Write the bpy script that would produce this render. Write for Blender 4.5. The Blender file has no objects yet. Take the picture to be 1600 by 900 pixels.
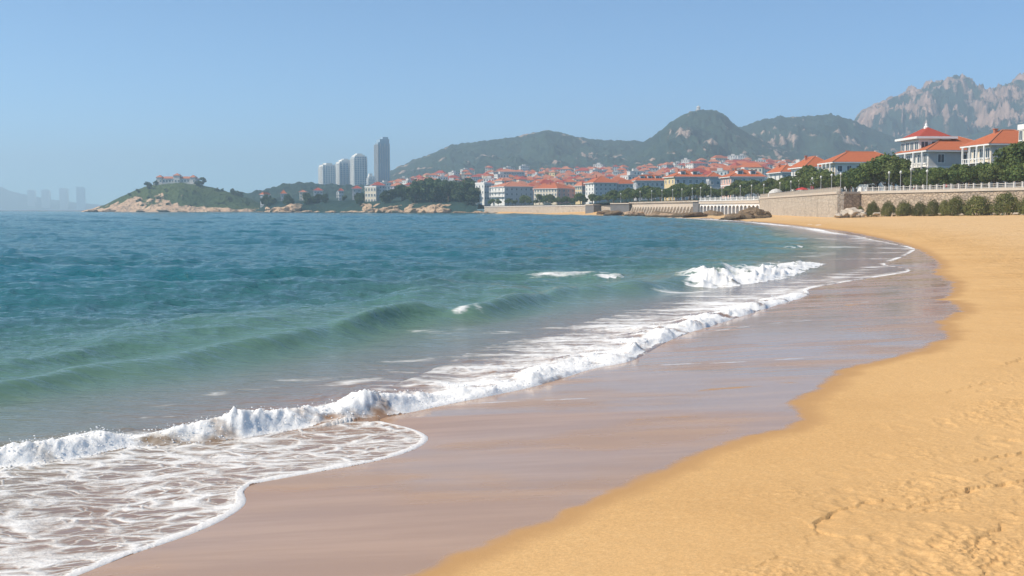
import bpy, bmesh, math, random
import numpy as np
from mathutils import Vector, Matrix

# ------------------------------------------------------------------ camera, sky, sun, exposure
sc = bpy.context.scene
col = sc.collection
FPX, CX, CY, HOR, CAMH = 1715.0, 800.0, 450.0, 328.0, 2.6
PITCH = math.atan((CY - HOR) / FPX)
cam_d = bpy.data.cameras.new('camera')
cam = bpy.data.objects.new('camera', cam_d)
col.objects.link(cam)
cam.location = (0, 0, CAMH)
cam.rotation_euler = (math.pi / 2 - PITCH, 0, 0)
cam_d.sensor_width = 36.0
cam_d.lens = 36.0 * FPX / 1600.0
cam_d.clip_start = 0.1
cam_d.clip_end = 60000
sc.camera = cam

SUN_EL, SUN_AZ = math.radians(45), math.radians(-107)     # azimuth clockwise from +Y: the sun stands on the left
world = bpy.data.worlds.new('World')
sc.world = world
world.use_nodes = True
wn = world.node_tree
wn.nodes.clear()
w_out = wn.nodes.new('ShaderNodeOutputWorld')
w_bg = wn.nodes.new('ShaderNodeBackground')
w_sky = wn.nodes.new('ShaderNodeTexSky')
w_sky.sky_type = 'NISHITA'
w_sky.sun_disc = False
w_sky.sun_elevation = SUN_EL
w_sky.sun_rotation = SUN_AZ
w_sky.altitude = 0
w_sky.air_density = 0.5
w_sky.dust_density = 0.0
w_sky.ozone_density = 0.0
w_bg.inputs['Strength'].default_value = 0.15
w_tint = wn.nodes.new('ShaderNodeMix')                 # cleaner blue, as the camera recorded it
w_tint.data_type = 'RGBA'; w_tint.blend_type = 'MULTIPLY'; w_tint.inputs[0].default_value = 1.0
w_tint.inputs[7].default_value = (0.57, 0.88, 1.03, 1)
wn.links.new(w_sky.outputs[0], w_tint.inputs[6])
wn.links.new(w_tint.outputs[2], w_bg.inputs[0])
wn.links.new(w_bg.outputs[0], w_out.inputs[0])

sun_d = bpy.data.lights.new('sun', 'SUN')
sun_d.energy = 4.8
sun_d.angle = math.radians(0.5)
sun_d.color = (1.0, 0.90, 0.76)
sun = bpy.data.objects.new('sun', sun_d)
col.objects.link(sun)
SUNV = Vector((math.sin(SUN_AZ) * math.cos(SUN_EL), math.cos(SUN_AZ) * math.cos(SUN_EL), math.sin(SUN_EL)))
sun.rotation_euler = SUNV.to_track_quat('Z', 'Y').to_euler()

sc.view_settings.view_transform = 'Standard'
sc.view_settings.look = 'None'
sc.view_settings.exposure = 0.28
sc.view_settings.gamma = 1.0
sc.render.engine = 'CYCLES'
sc.cycles.use_denoising = True
sc.cycles.max_bounces = 6
sc.cycles.diffuse_bounces = 2
sc.cycles.glossy_bounces = 3
sc.cycles.transparent_max_bounces = 6
sc.cycles.volume_bounces = 1
sc.cycles.sample_clamp_indirect = 4.0

HAZE = 2.5e-4

# ------------------------------------------------------------------ helpers
rnd = random.Random(7)
RNG = np.random.RandomState(11)
_perm = RNG.permutation(256)
_perm = np.concatenate([_perm, _perm, _perm])
_grad = np.stack([np.cos(np.arange(256) * 2.399963), np.sin(np.arange(256) * 2.399963)], 1)

def perlin(x, y, seed=0):
    x = np.asarray(x, float) + seed * 17.31; y = np.asarray(y, float) + seed * 9.77
    xi = np.floor(x).astype(int); yi = np.floor(y).astype(int)
    xf = x - xi; yf = y - yi
    xi &= 255; yi &= 255
    u = xf ** 3 * (xf * (xf * 6 - 15) + 10); v = yf ** 3 * (yf * (yf * 6 - 15) + 10)
    def g(ix, iy, fx, fy):
        h = _perm[_perm[ix & 255] + (iy & 255)]
        return _grad[h, 0] * fx + _grad[h, 1] * fy
    a = g(xi, yi, xf, yf); b = g(xi + 1, yi, xf - 1, yf)
    c = g(xi, yi + 1, xf, yf - 1); d = g(xi + 1, yi + 1, xf - 1, yf - 1)
    return ((a + (b - a) * u) * (1 - v) + (c + (d - c) * u) * v) * 1.45

def fbm(x, y, octv=4, seed=0, gain=0.5):
    s = 0; a = 1.0; f = 1.0; t = 0
    for i in range(octv):
        s = s + a * perlin(x * f, y * f, seed + i * 3); t += a; a *= gain; f *= 2.03
    return s / t

def ridged(x, y, octv=5, seed=0, gain=0.55):
    s = 0; a = 1.0; f = 1.0; t = 0; w = 1.0
    for i in range(octv):
        n = 1 - np.abs(perlin(x * f, y * f, seed + i * 5)); n = n * n * w
        w = np.clip(n * 1.6, 0, 1); s = s + a * n; t += a; a *= gain; f *= 2.1
    return s / t

def billow(x, y, octv=3, seed=0, gain=0.5):
    s = 0; a = 1.0; f = 1.0; t = 0
    for i in range(octv):
        s = s + a * np.abs(perlin(x * f, y * f, seed + i * 3)); t += a; a *= gain; f *= 2.1
    return s / t

def sstep(a, b, x):
    t = np.clip((x - a) / (b - a), 0, 1)
    return t * t * (3 - 2 * t)

def onplane(px, py, z=0.0):
    """where the line of sight through a photo pixel meets the level z"""
    u = (px - CX) / FPX; v = (py - CY) / FPX
    dy = math.cos(PITCH) - v * math.sin(PITCH); dz = -math.sin(PITCH) - v * math.cos(PITCH)
    k = (z - CAMH) / dz
    return (u * k, dy * k)

def zat(py, D):
    """height seen at photo row py at forward distance D"""
    v = (py - CY) / FPX
    dy = math.cos(PITCH) - v * math.sin(PITCH); dz = -math.sin(PITCH) - v * math.cos(PITCH)
    return CAMH + dz / dy * D

def xat(px, D):
    return (px - CX) / FPX * D / math.cos(PITCH) * (1.0 - 0.0)

def seg_dist(X, Y, poly, vals=None):
    """distance to a polyline (and values carried along it)"""
    best = np.full(X.shape, 1e18); val = np.zeros(X.shape)
    for i in range(len(poly) - 1):
        ax, ay = poly[i]; bx, by = poly[i + 1]
        dx, dy = bx - ax, by - ay; L = dx * dx + dy * dy + 1e-12
        t = np.clip(((X - ax) * dx + (Y - ay) * dy) / L, 0, 1)
        d = (X - ax - t * dx) ** 2 + (Y - ay - t * dy) ** 2
        m = d < best
        best[m] = d[m]
        if vals is not None:
            val[m] = (vals[i] + (vals[i + 1] - vals[i]) * t)[m]
    return (np.sqrt(best), val) if vals is not None else np.sqrt(best)

def inside(X, Y, poly):
    r = np.zeros(X.shape, bool); n = len(poly)
    for i in range(n):
        ax, ay = poly[i]; bx, by = poly[(i + 1) % n]
        if ay == by: continue
        c = ((ay > Y) != (by > Y)) & (X < (bx - ax) * (Y - ay) / (by - ay) + ax)
        r ^= c
    return r

def smooth_poly(poly, n=2):
    p = [tuple(q) for q in poly]
    for _ in range(n):
        o = [p[0]]
        for a, b in zip(p[:-1], p[1:]):
            o.append((a[0] * .75 + b[0] * .25, a[1] * .75 + b[1] * .25))
            o.append((a[0] * .25 + b[0] * .75, a[1] * .25 + b[1] * .75))
        o.append(p[-1]); p = o
    return p

def np_mesh(name, V, F, mats, smooth=True, attrs=None, fmat=None):
    me = bpy.data.meshes.new(name)
    V = np.asarray(V, np.float32).reshape(-1, 3); F = np.asarray(F, np.int32)
    k = F.shape[1]
    me.vertices.add(len(V)); me.vertices.foreach_set('co', V.ravel())
    me.loops.add(F.size); me.loops.foreach_set('vertex_index', F.ravel())
    me.polygons.add(len(F))
    me.polygons.foreach_set('loop_start', np.arange(0, F.size, k, dtype=np.int32))
    me.polygons.foreach_set('loop_total', np.full(len(F), k, np.int32))
    me.polygons.foreach_set('use_smooth', np.full(len(F), smooth, bool))
    for m in mats: me.materials.append(m)
    if fmat is not None: me.polygons.foreach_set('material_index', np.asarray(fmat, np.int32))
    me.update(calc_edges=True)
    for a, v in (attrs or {}).items():
        at = me.attributes.new(a, 'FLOAT', 'POINT'); at.data.foreach_set('value', np.asarray(v, np.float32).ravel())
    me.validate()
    return me

def grid_faces(n, m, keep=None):
    idx = np.arange(n * m).reshape(n, m)
    F = np.stack([idx[:-1, :-1], idx[:-1, 1:], idx[1:, 1:], idx[1:, :-1]], -1).reshape(-1, 4)
    if keep is not None: F = F[keep.reshape(-1)]
    return F

def compact(V, F, attrs):
    used = np.zeros(len(V), bool); used[F.ravel()] = True
    mp = np.cumsum(used) - 1
    return V[used], mp[F], {k: v[used] for k, v in attrs.items()}

def link(name, me, parent=None, loc=None, rz=0.0, scale=None):
    o = bpy.data.objects.new(name, me)
    col.objects.link(o)
    if parent: o.parent = parent
    if loc is not None: o.location = loc
    if rz: o.rotation_euler.z = rz
    if scale is not None: o.scale = (scale,) * 3 if isinstance(scale, (int, float)) else scale
    return o

def tag(o, label=None, cat=None, group=None, kind=None):
    if label: o['label'] = label
    if cat: o['category'] = cat
    if group: o['group'] = group
    if kind: o['kind'] = kind
    return o

def copy_tree(o, parent=None):
    c = o.copy(); col.objects.link(c); c.parent = parent
    for ch in [k for k in o.children]: copy_tree(ch, c)
    return c

class MB:
    """collects shapes into one mesh"""
    def __init__(s): s.v = []; s.f = []; s.m = []
    def quad(s, a, b, c, d, m=0):
        n = len(s.v); s.v += [a, b, c, d]; s.f.append((n, n + 1, n + 2, n + 3)); s.m.append(m)
    def poly(s, pts, m=0):
        n = len(s.v); s.v += list(pts); s.f.append(tuple(range(n, n + len(pts)))); s.m.append(m)
    def box(s, x0, x1, y0, y1, z0, z1, m=0):
        n = len(s.v)
        s.v += [(x0, y0, z0), (x1, y0, z0), (x1, y1, z0), (x0, y1, z0), (x0, y0, z1), (x1, y0, z1), (x1, y1, z1), (x0, y1, z1)]
        for q in ((0, 3, 2, 1), (4, 5, 6, 7), (0, 1, 5, 4), (1, 2, 6, 5), (2, 3, 7, 6), (3, 0, 4, 7)):
            s.f.append(tuple(n + i for i in q)); s.m.append(m)
    def tube(s, p0, p1, r0, r1, k=6, m=0, cap=True):
        p0 = Vector(p0); p1 = Vector(p1); d = (p1 - p0).normalized()
        a = d.orthogonal().normalized(); b = d.cross(a); n = len(s.v)
        for p, r in ((p0, r0), (p1, r1)):
            for i in range(k):
                t = 2 * math.pi * i / k
                q = p + (a * math.cos(t) + b * math.sin(t)) * r
                s.v.append(tuple(q))
        for i in range(k):
            j = (i + 1) % k
            s.f.append((n + i, n + j, n + k + j, n + k + i)); s.m.append(m)
        if cap:
            s.f.append(tuple(n + k + i for i in range(k))); s.m.append(m)
            s.f.append(tuple(n + k - 1 - i for i in range(k))); s.m.append(m)
    def lathe(s, prof, k=10, m=0, c=(0, 0)):
        n = len(s.v)
        for r, z in prof:
            for i in range(k):
                t = 2 * math.pi * i / k
                s.v.append((c[0] + r * math.cos(t), c[1] + r * math.sin(t), z))
        for a in range(len(prof) - 1):
            for i in range(k):
                j = (i + 1) % k
                s.f.append((n + a * k + i, n + a * k + j, n + (a + 1) * k + j, n + (a + 1) * k + i)); s.m.append(m)
    def mesh(s, name, mats, smooth=False):
        me = bpy.data.meshes.new(name)
        me.from_pydata(s.v, [], s.f)
        for mt in mats: me.materials.append(mt)
        me.polygons.foreach_set('material_index', s.m)
        me.polygons.foreach_set('use_smooth', [smooth] * len(s.f))
        me.update()
        return me
    def build(s, name, mats, parent=None, loc=None, rz=0.0, smooth=False):
        if not isinstance(mats, (list, tuple)): mats = [mats]
        return link(name, s.mesh(name, mats, smooth), parent, loc, rz)

# ------------------------------------------------------------------ materials
class NT:
    def __init__(s, name):
        s.mat = bpy.data.materials.new(name); s.mat.use_nodes = True
        s.nt = s.mat.node_tree; s.nt.nodes.clear()
        s.out = s.nt.nodes.new('ShaderNodeOutputMaterial')
    def n(s, t, ins=None, **props):
        nd = s.nt.nodes.new('ShaderNode' + t)
        for k, v in props.items(): setattr(nd, k, v)
        for k, v in (ins or {}).items(): s.set(nd, k, v)
        return nd
    def set(s, nd, k, v):
        sock = nd.inputs[k]
        if isinstance(v, bpy.types.Node): v = v.outputs[0]
        if isinstance(v, bpy.types.NodeSocket): s.nt.links.new(v, sock)
        else:
            if isinstance(v, tuple) and len(v) == 3 and sock.type == 'RGBA': v = (*v, 1)
            sock.default_value = v
    def math(s, op, a, b=None, c=None, clamp=False):
        nd = s.nt.nodes.new('ShaderNodeMath'); nd.operation = op; nd.use_clamp = clamp
        for i, v in enumerate((a, b, c)):
            if v is not None: s.set(nd, i, v)
        return nd.outputs[0]
    def mix(s, f, a, b, mode='MIX'):
        nd = s.nt.nodes.new('ShaderNodeMix'); nd.data_type = 'RGBA'; nd.blend_type = mode
        s.set(nd, 0, f); s.set(nd, 6, a); s.set(nd, 7, b)
        return nd.outputs[2]
    def ramp(s, f, stops):
        nd = s.nt.nodes.new('ShaderNodeValToRGB'); s.set(nd, 0, f)
        e = nd.color_ramp.elements
        while len(e) < len(stops): e.new(0.5)
        for q, (p, c) in zip(e, stops): q.position = p; q.color = (*c, 1) if len(c) == 3 else c
        return nd.outputs[0]
    def smooth(s, x, a, b):
        nd = s.n('MapRange', {0: x, 1: a, 2: b, 3: 0.0, 4: 1.0}, interpolation_type='SMOOTHSTEP')
        return nd.outputs[0]
    def pos(s): return s.n('NewGeometry').outputs['Position']
    def obj(s): return s.n('TexCoord').outputs['Object']
    def attr(s, name): return s.n('Attribute', attribute_name=name).outputs['Fac']
    def scale(s, vec, sc_): 
        return s.n('Mapping', {'Vector': vec, 'Scale': sc_}).outputs[0]
    def noise(s, vec, scale, detail=3.0, rough=0.55, dist=0.0):
        return s.n('TexNoise', {'Vector': vec, 'Scale': scale, 'Detail': detail, 'Roughness': rough, 'Distortion': dist}).outputs['Fac']
    def bump(s, h, strength=1.0, dist=0.1, normal=None):
        ins = {'Height': h, 'Strength': strength, 'Distance': dist}
        if normal is not None: ins['Normal'] = normal
        return s.n('Bump', ins).outputs[0]
    def done(s, **ins):
        b = s.n('BsdfPrincipled')
        for k, v in ins.items(): s.set(b, k.replace('_', ' '), v)
        s.nt.links.new(b.outputs[0], s.out.inputs[0])
        return s.mat

def plain(name, c, rough=0.8, var=0.12, sc_=0.6, spec=0.3, bump=0.0):
    t = NT(name); p = t.obj()
    n = t.noise(p, sc_, 4)
    k = t.math('MULTIPLY_ADD', n, var * 2, 1 - var)
    cc = t.mix(1.0, c, t.n('CombineColor', {0: k, 1: k, 2: k}), 'MULTIPLY')
    ins = dict(Base_Color=cc, Roughness=rough, Specular_IOR_Level=spec)
    if bump: ins['Normal'] = t.bump(t.noise(p, sc_ * 8, 4), 0.6, bump)
    return t.done(**ins)

M = {}
M['white'] = plain('white_render', (0.74, 0.72, 0.67))
M['cream'] = plain('cream_render', (0.70, 0.61, 0.47))
M['yellow'] = plain('yellow_render', (0.70, 0.55, 0.30))
M['pink'] = plain('pink_render', (0.72, 0.45, 0.36))
M['grey'] = plain('grey_render', (0.48, 0.48, 0.48))
M['stonegrey'] = plain('grey_stone_render', (0.58, 0.55, 0.51))
M['red_panel'] = plain('red_panel', (0.50, 0.10, 0.07))
M['trim'] = plain('white_trim', (0.80, 0.78, 0.74), var=0.06)
M['dark'] = plain('dark_metal', (0.05, 0.05, 0.055), 0.5)
M['pole'] = plain('pale_metal', (0.45, 0.45, 0.44), 0.5)
M['globe'] = plain('lamp_glass', (0.62, 0.61, 0.56), 0.25, 0.02)
M['trunk'] = plain('bark', (0.12, 0.085, 0.06), 0.95, 0.3, 3)
M['asph'] = plain('promenade_paving', (0.34, 0.31, 0.27), 0.9, 0.15, 0.5)
M['darkstone'] = plain('dark_stone', (0.16, 0.16, 0.165), 0.9, 0.25, 0.8)
M['skin'] = plain('skin', (0.55, 0.35, 0.25), 0.6)
for nm, c in (('cloth_white', (0.75, 0.75, 0.73)), ('cloth_blue', (0.06, 0.14, 0.42)), ('cloth_dark', (0.03, 0.03, 0.04)),
              ('cloth_red', (0.5, 0.05, 0.05)), ('cloth_tan', (0.45, 0.32, 0.2)), ('hair', (0.02, 0.015, 0.012))):
    M[nm] = plain(nm, c, 0.9)

t = NT('window_glass'); M['glass'] = t.done(Base_Color=(0.05, 0.085, 0.11), Roughness=0.12, Specular_IOR_Level=0.6)
t = NT('tower_glass'); M['towerglass'] = t.done(Base_Color=(0.30, 0.40, 0.48), Roughness=0.15, Specular_IOR_Level=0.7)

def roof_mat(name, c1, c2):
    t = NT(name); p = t.obj()
    n = t.noise(p, 1.2, 5); n2 = t.noise(p, 14.0, 2)
    w = t.n('TexWave', {'Vector': p, 'Scale': 1.6, 'Distortion': 0.6, 'Detail': 1.0}, wave_type='BANDS', bands_direction='Z').outputs['Fac']
    c = t.mix(n, c1, c2)
    k = t.math('MULTIPLY_ADD', n2, 0.3, t.math('MULTIPLY_ADD', w, 0.12, 0.78))
    c = t.mix(1.0, c, t.n('CombineColor', {0: k, 1: k, 2: k}), 'MULTIPLY')
    return t.done(Base_Color=c, Roughness=0.85, Specular_IOR_Level=0.2, Normal=t.bump(w, 0.5, 0.05))
M['roof'] = roof_mat('orange_roof_tiles', (0.50, 0.155, 0.068), (0.39, 0.105, 0.048))
M['roofred'] = roof_mat('red_roof_tiles', (0.40, 0.075, 0.05), (0.32, 0.055, 0.04))
M['roofbrown'] = roof_mat('faded_roof_tiles', (0.52, 0.22, 0.13), (0.42, 0.15, 0.09))
M['roofflat'] = plain('flat_roof', (0.55, 0.53, 0.50))

def leaf_mat(name, c1, c2, c3):
    t = NT(name)
    r = t.n('ObjectInfo').outputs['Random']
    p = t.obj(); n = t.noise(p, 0.55, 3); n2 = t.noise(p, 3.0, 2)
    c = t.mix(t.smooth(n, 0.38, 0.64), c1, c2)
    c = t.mix(t.math('MULTIPLY', t.smooth(n2, 0.5, 0.75), 0.5), c, c3)
    k = t.math('MULTIPLY_ADD', r, 0.5, 0.75)
    c = t.mix(1.0, c, t.n('CombineColor', {0: k, 1: k, 2: k}), 'MULTIPLY')
    b = t.n('BsdfPrincipled', {'Base Color': c, 'Roughness': 0.65, 'Specular IOR Level': 0.25})
    tr = t.n('BsdfTranslucent', {'Color': c})
    mx = t.n('MixShader', {0: 0.22, 1: b.outputs[0], 2: tr.outputs[0]})
    t.nt.links.new(mx.outputs[0], t.out.inputs[0])
    return t.mat
M['leaf'] = leaf_mat('tree_leaves', (0.048, 0.085, 0.024), (0.120, 0.165, 0.040), (0.21, 0.235, 0.065))
M['leaf2'] = leaf_mat('pale_tree_leaves', (0.075, 0.105, 0.030), (0.150, 0.185, 0.050), (0.24, 0.26, 0.08))
M['pine'] = leaf_mat('dark_tree_leaves', (0.036, 0.066, 0.025), (0.068, 0.108, 0.034), (0.11, 0.14, 0.045))
M['shrub'] = leaf_mat('shrub_leaves', (0.095, 0.105, 0.030), (0.155, 0.160, 0.042), (0.21, 0.20, 0.06))

# stone of the sea wall: irregular coursed masonry
def stone_mat(name, c1, c2, joint, sc_):
    t = NT(name); p = t.obj()
    pd = t.n('VectorMath', {0: p, 1: t.n('VectorMath', {0: t.n('TexNoise', {'Vector': p, 'Scale': 1.5}).outputs['Color'], 1: (0.3, 0.3, 0.3)}, operation='MULTIPLY').outputs[0]}, operation='ADD').outputs[0]
    ps = t.scale(pd, (1.0, 1.0, 1.5))
    v = t.n('TexVoronoi', {'Vector': ps, 'Scale': sc_}, feature='F1')
    e = t.n('TexVoronoi', {'Vector': ps, 'Scale': sc_}, feature='DISTANCE_TO_EDGE').outputs['Distance']
    h = t.n('SeparateColor', {0: v.outputs['Color']})
    n = t.noise(p, 0.35, 5); n2 = t.noise(p, 9, 3)
    c = t.mix(h.outputs[0], c1, c2)
    c = t.mix(t.math('MULTIPLY', t.smooth(n, 0.5, 0.72), 0.55), c, (0.28, 0.24, 0.20))
    c = t.mix(t.smooth(e, 0.06, 0.015), c, joint)
    k = t.math('MULTIPLY_ADD', n2, 0.5, 0.75)
    c = t.mix(1.0, c, t.n('CombineColor', {0: k, 1: k, 2: k}), 'MULTIPLY')
    hgt = t.math('ADD', t.smooth(e, 0.0, 0.12), t.math('MULTIPLY', n2, 0.4))
    return t.done(Base_Color=c, Roughness=0.9, Specular_IOR_Level=0.2, Normal=t.bump(hgt, 0.9, 0.12))
M['stone'] = stone_mat('wall_stone', (0.56, 0.44, 0.32), (0.40, 0.31, 0.23), (0.24, 0.19, 0.15), 1.1)
M['ashlar'] = stone_mat('smooth_wall_stone', (0.55, 0.48, 0.39), (0.47, 0.40, 0.32), (0.36, 0.31, 0.25), 0.8)
M['coping'] = plain('coping_stone', (0.56, 0.48, 0.39), 0.85, 0.15, 0.7)

def rock_mat(name, c1, c2, c3, dark_low=True):
    t = NT(name); p = t.pos(); po = t.obj()
    n = t.noise(p, 0.25, 6, 0.6); n2 = t.noise(p, 1.6, 5, 0.65); n3 = t.noise(t.scale(p, (1, 1, 3.0)), 0.5, 4)
    c = t.mix(t.smooth(n, 0.35, 0.65), c1, c2)
    c = t.mix(t.math('MULTIPLY', t.smooth(n3, 0.52, 0.66), 0.7), c, c3)
    if dark_low:   # weed and wet below the tide line
        z = t.n('SeparateXYZ', {0: p}).outputs[2]
        c = t.mix(t.smooth(t.math('MULTIPLY_ADD', n2, 1.2, z), 1.9, 0.8), c, (0.06, 0.05, 0.035))
    k = t.math('MULTIPLY_ADD', n2, 0.7, 0.65)
    c = t.mix(1.0, c, t.n('CombineColor', {0: k, 1: k, 2: k}), 'MULTIPLY')
    return t.done(Base_Color=c, Roughness=0.9, Specular_IOR_Level=0.2, Normal=t.bump(n2, 0.9, 0.5))
M['rock'] = rock_mat('shore_rock', (0.60, 0.42, 0.27), (0.47, 0.32, 0.20), (0.30, 0.21, 0.14))
M['rockbrown'] = rock_mat('brown_rock', (0.26, 0.18, 0.11), (0.19, 0.13, 0.075), (0.10, 0.075, 0.05))
M['rockpale'] = rock_mat('pale_rock', (0.60, 0.52, 0.42), (0.50, 0.42, 0.33), (0.36, 0.29, 0.22), False)

def hill_mat(name, g1, g2, r1, r2, canopy):
    t = NT(name); p = t.pos()
    a = t.attr('rock')
    n = t.noise(p, 0.012, 5); n2 = t.noise(p, canopy, 4, 0.6); n3 = t.noise(t.scale(p, (1, 1, 0.35)), 0.03, 5, 0.65)
    g = t.mix(t.smooth(n, 0.38, 0.62), g1, g2)
    k = t.math('MULTIPLY_ADD', n2, 1.3, 0.35)
    g = t.mix(1.0, g, t.n('CombineColor', {0: k, 1: k, 2: k}), 'MULTIPLY')
    r = t.mix(t.smooth(n3, 0.36, 0.62), r1, r2)
    f = t.smooth(t.math('ADD', a, t.math('MULTIPLY', t.math('SUBTRACT', t.noise(p, 0.05, 5, 0.65), 0.5), 0.9)), 0.42, 0.58)
    c = t.mix(f, g, r)
    h = t.math('MULTIPLY', n2, t.math('SUBTRACT', 1.0, f))
    nm = t.bump(h, 1.0, 5.0)
    nm = t.bump(t.math('MULTIPLY', n3, f), 1.0, 22.0, nm)
    return t.done(Base_Color=c, Roughness=0.95, Specular_IOR_Level=0.1, Normal=nm)
M['hill'] = hill_mat('wooded_hill', (0.019, 0.044, 0.042), (0.032, 0.060, 0.046), (0.46, 0.35, 0.28), (0.34, 0.26, 0.21), 0.07)
M['mountain'] = hill_mat('rocky_mountain', (0.020, 0.046, 0.044), (0.034, 0.060, 0.048), (0.52, 0.355, 0.28), (0.30, 0.205, 0.16), 0.05)
M['island'] = hill_mat('island_ground', (0.045, 0.075, 0.028), (0.075, 0.105, 0.036), (0.62, 0.43, 0.28), (0.48, 0.33, 0.22), 0.25)

# beach sand, dry and wet in one sheet
t = NT('beach_sand'); p = t.pos()
wet = t.attr('wet'); clump = t.attr('clump'); line = t.attr('filmline'); pud = t.attr('puddle')
nb = t.noise(p, 0.22, 4); ng = t.noise(p, 90, 3, 0.7); nm_ = t.noise(p, 14, 4, 0.6); nl = t.noise(p, 2.0, 4)
nstr = t.noise(t.scale(p, (0.35, 2.6, 1.0)), 1.0, 4, 0.6)
dry = t.mix(t.smooth(nb, 0.35, 0.65), (0.585, 0.350, 0.145), (0.635, 0.392, 0.170))
dry = t.mix(t.math('MULTIPLY', t.smooth(nm_, 0.45, 0.75), 0.35), dry, (0.70, 0.46, 0.22))
ng2 = t.noise(p, 38, 4, 0.75)
dry = t.mix(t.math('MULTIPLY', t.attr('pale'), t.math('MULTIPLY_ADD', nb, 0.8, 0.3)), dry, (0.68, 0.455, 0.235))
k = t.math('MULTIPLY_ADD', ng, 0.35, t.math('MULTIPLY_ADD', ng2, 0.80, 0.44))
dry = t.mix(1.0, dry, t.n('CombineColor', {0: k, 1: k, 2: k}), 'MULTIPLY')
damp = t.mix(nl, (0.47, 0.270, 0.115), (0.51, 0.300, 0.130))
wets = t.mix(t.smooth(nstr, 0.35, 0.7), (0.395, 0.245, 0.148), (0.465, 0.295, 0.182))
k2 = t.math('MULTIPLY_ADD', ng, 0.16, 0.92)
wets = t.mix(1.0, wets, t.n('CombineColor', {0: k2, 1: k2, 2: k2}), 'MULTIPLY')
wj = t.math('ADD', wet, t.math('ADD', t.math('MULTIPLY', t.math('SUBTRACT', nl, 0.5), 0.30), t.math('MULTIPLY', t.math('SUBTRACT', t.noise(p, 0.7, 3), 0.5), 0.45)))
fd = t.smooth(wj, 0.20, 0.50); fw = t.smooth(wj, 0.50, 0.66)
c = t.mix(fd, dry, damp); c = t.mix(fw, c, wets)
fl = t.smooth(t.math('ADD', line, t.math('MULTIPLY', t.math('SUBTRACT', t.noise(p, 7, 4), 0.5), 0.9)), 0.45, 0.75)
c = t.mix(t.math('MULTIPLY', fl, 0.75), c, (0.72, 0.70, 0.67))
rough = t.math('SUBTRACT', 0.92, t.math('MULTIPLY', fw, t.math('SUBTRACT', t.math('MULTIPLY_ADD', nstr, -0.22, 0.93), t.math('MULTIPLY', t.smooth(t.noise(t.scale(p, (0.5, 1.2, 1.0)), 0.55, 4, 0.6), 0.45, 0.65), 0.22))))
spec = t.math('MULTIPLY_ADD', fw, 0.11, 0.12)
hb = t.math('MULTIPLY', t.math('ADD', t.math('MULTIPLY', nm_, t.math('MULTIPLY_ADD', clump, 1.2, 0.12)), t.math('MULTIPLY', ng, 0.12)), t.math('SUBTRACT', 1.0, fw))
hb = t.math('ADD', hb, t.math('MULTIPLY', t.math('MULTIPLY', nstr, fw), 0.05))
hb = t.math('ADD', hb, t.math('MULTIPLY', t.math('MULTIPLY', t.smooth(t.noise(p, 1.3, 5, 0.6), 0.35, 0.75), t.math('SUBTRACT', 1.0, fd)), t.math('MULTIPLY_ADD', pud, 3.5, 0.3)))
M['sand'] = t.done(Base_Color=c, Roughness=rough, Specular_IOR_Level=spec, Normal=t.bump(hb, 0.8, 0.03))

# sea water with foam
t = NT('sea_water'); p = t.pos()
dep_glow = t.attr('depth_glow'); foam = t.attr('foam'); lace = t.attr('lace'); calm = t.attr('calm')
body = t.ramp(dep_glow, [(0.0, (0.30, 0.185, 0.115)), (0.10, (0.235, 0.175, 0.115)), (0.20, (0.19, 0.20, 0.15)), (0.36, (0.105, 0.205, 0.145)),
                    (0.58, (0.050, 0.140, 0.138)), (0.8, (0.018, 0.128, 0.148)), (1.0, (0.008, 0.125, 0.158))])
nlow = t.noise(t.scale(p, (0.5, 1.0, 1.0)), 0.06, 3)
k = t.math('MULTIPLY_ADD', nlow, 0.5, 0.75)
body = t.mix(1.0, body, t.n('CombineColor', {0: k, 1: k, 2: k}), 'MULTIPLY')
dn = t.n('TexNoise', {'Vector': p, 'Scale': 1.3, 'Detail': 3.0}).outputs['Color']
pd = t.n('VectorMath', {0: p, 1: t.n('VectorMath', {0: dn, 1: (0.75, 0.75, 0.0)}, operation='MULTIPLY').outputs[0]}, operation='ADD').outputs[0]
pd = t.scale(pd, (0.55, 1.2, 0.0))
e1 = t.n('TexVoronoi', {'Vector': pd, 'Scale': 3.0}, feature='DISTANCE_TO_EDGE').outputs['Distance']
e2 = t.n('TexVoronoi', {'Vector': pd, 'Scale': 7.5}, feature='DISTANCE_TO_EDGE').outputs['Distance']
web = t.math('MAXIMUM', t.smooth(e1, 0.26, 0.0), t.math('MULTIPLY', t.smooth(e2, 0.22, 0.0), 0.75))
nf = t.noise(p, 3.2, 5, 0.65); nf2 = t.noise(t.scale(p, (0.3, 1.6, 1.0)), 1.1, 5, 0.6)
nf3 = t.noise(t.scale(p, (0.5, 1.2, 1.0)), 11, 5, 0.7)
pat_l = t.math('ADD', t.math('MULTIPLY', web, 0.52), t.math('ADD', t.math('MULTIPLY', nf, 0.75), t.math('MULTIPLY_ADD', nf3, 0.8, -0.42)))
pat_s = t.math('ADD', t.math('MULTIPLY_ADD', nf2, 2.4, -0.75), t.math('MULTIPLY', nf, 0.35))
pat = t.math('ADD', t.math('MULTIPLY', pat_l, lace), t.math('MULTIPLY', pat_s, t.math('SUBTRACT', 1.0, lace)))
fm = t.smooth(t.math('ADD', t.math('MULTIPLY', foam, 1.35), t.math('SUBTRACT', pat, 1.22)), -0.12, 0.42)
rip = t.noise(t.scale(p, (0.55, 1.5, 1.0)), 2.6, 5, 0.62)
rip = t.math('SUBTRACT', 1.0, t.math('ABSOLUTE', t.math('MULTIPLY_ADD', rip, 3.2, -1.6)))
rip2 = t.noise(t.scale(p, (0.5, 1.3, 1.0)), 0.7, 4, 0.6)
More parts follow.
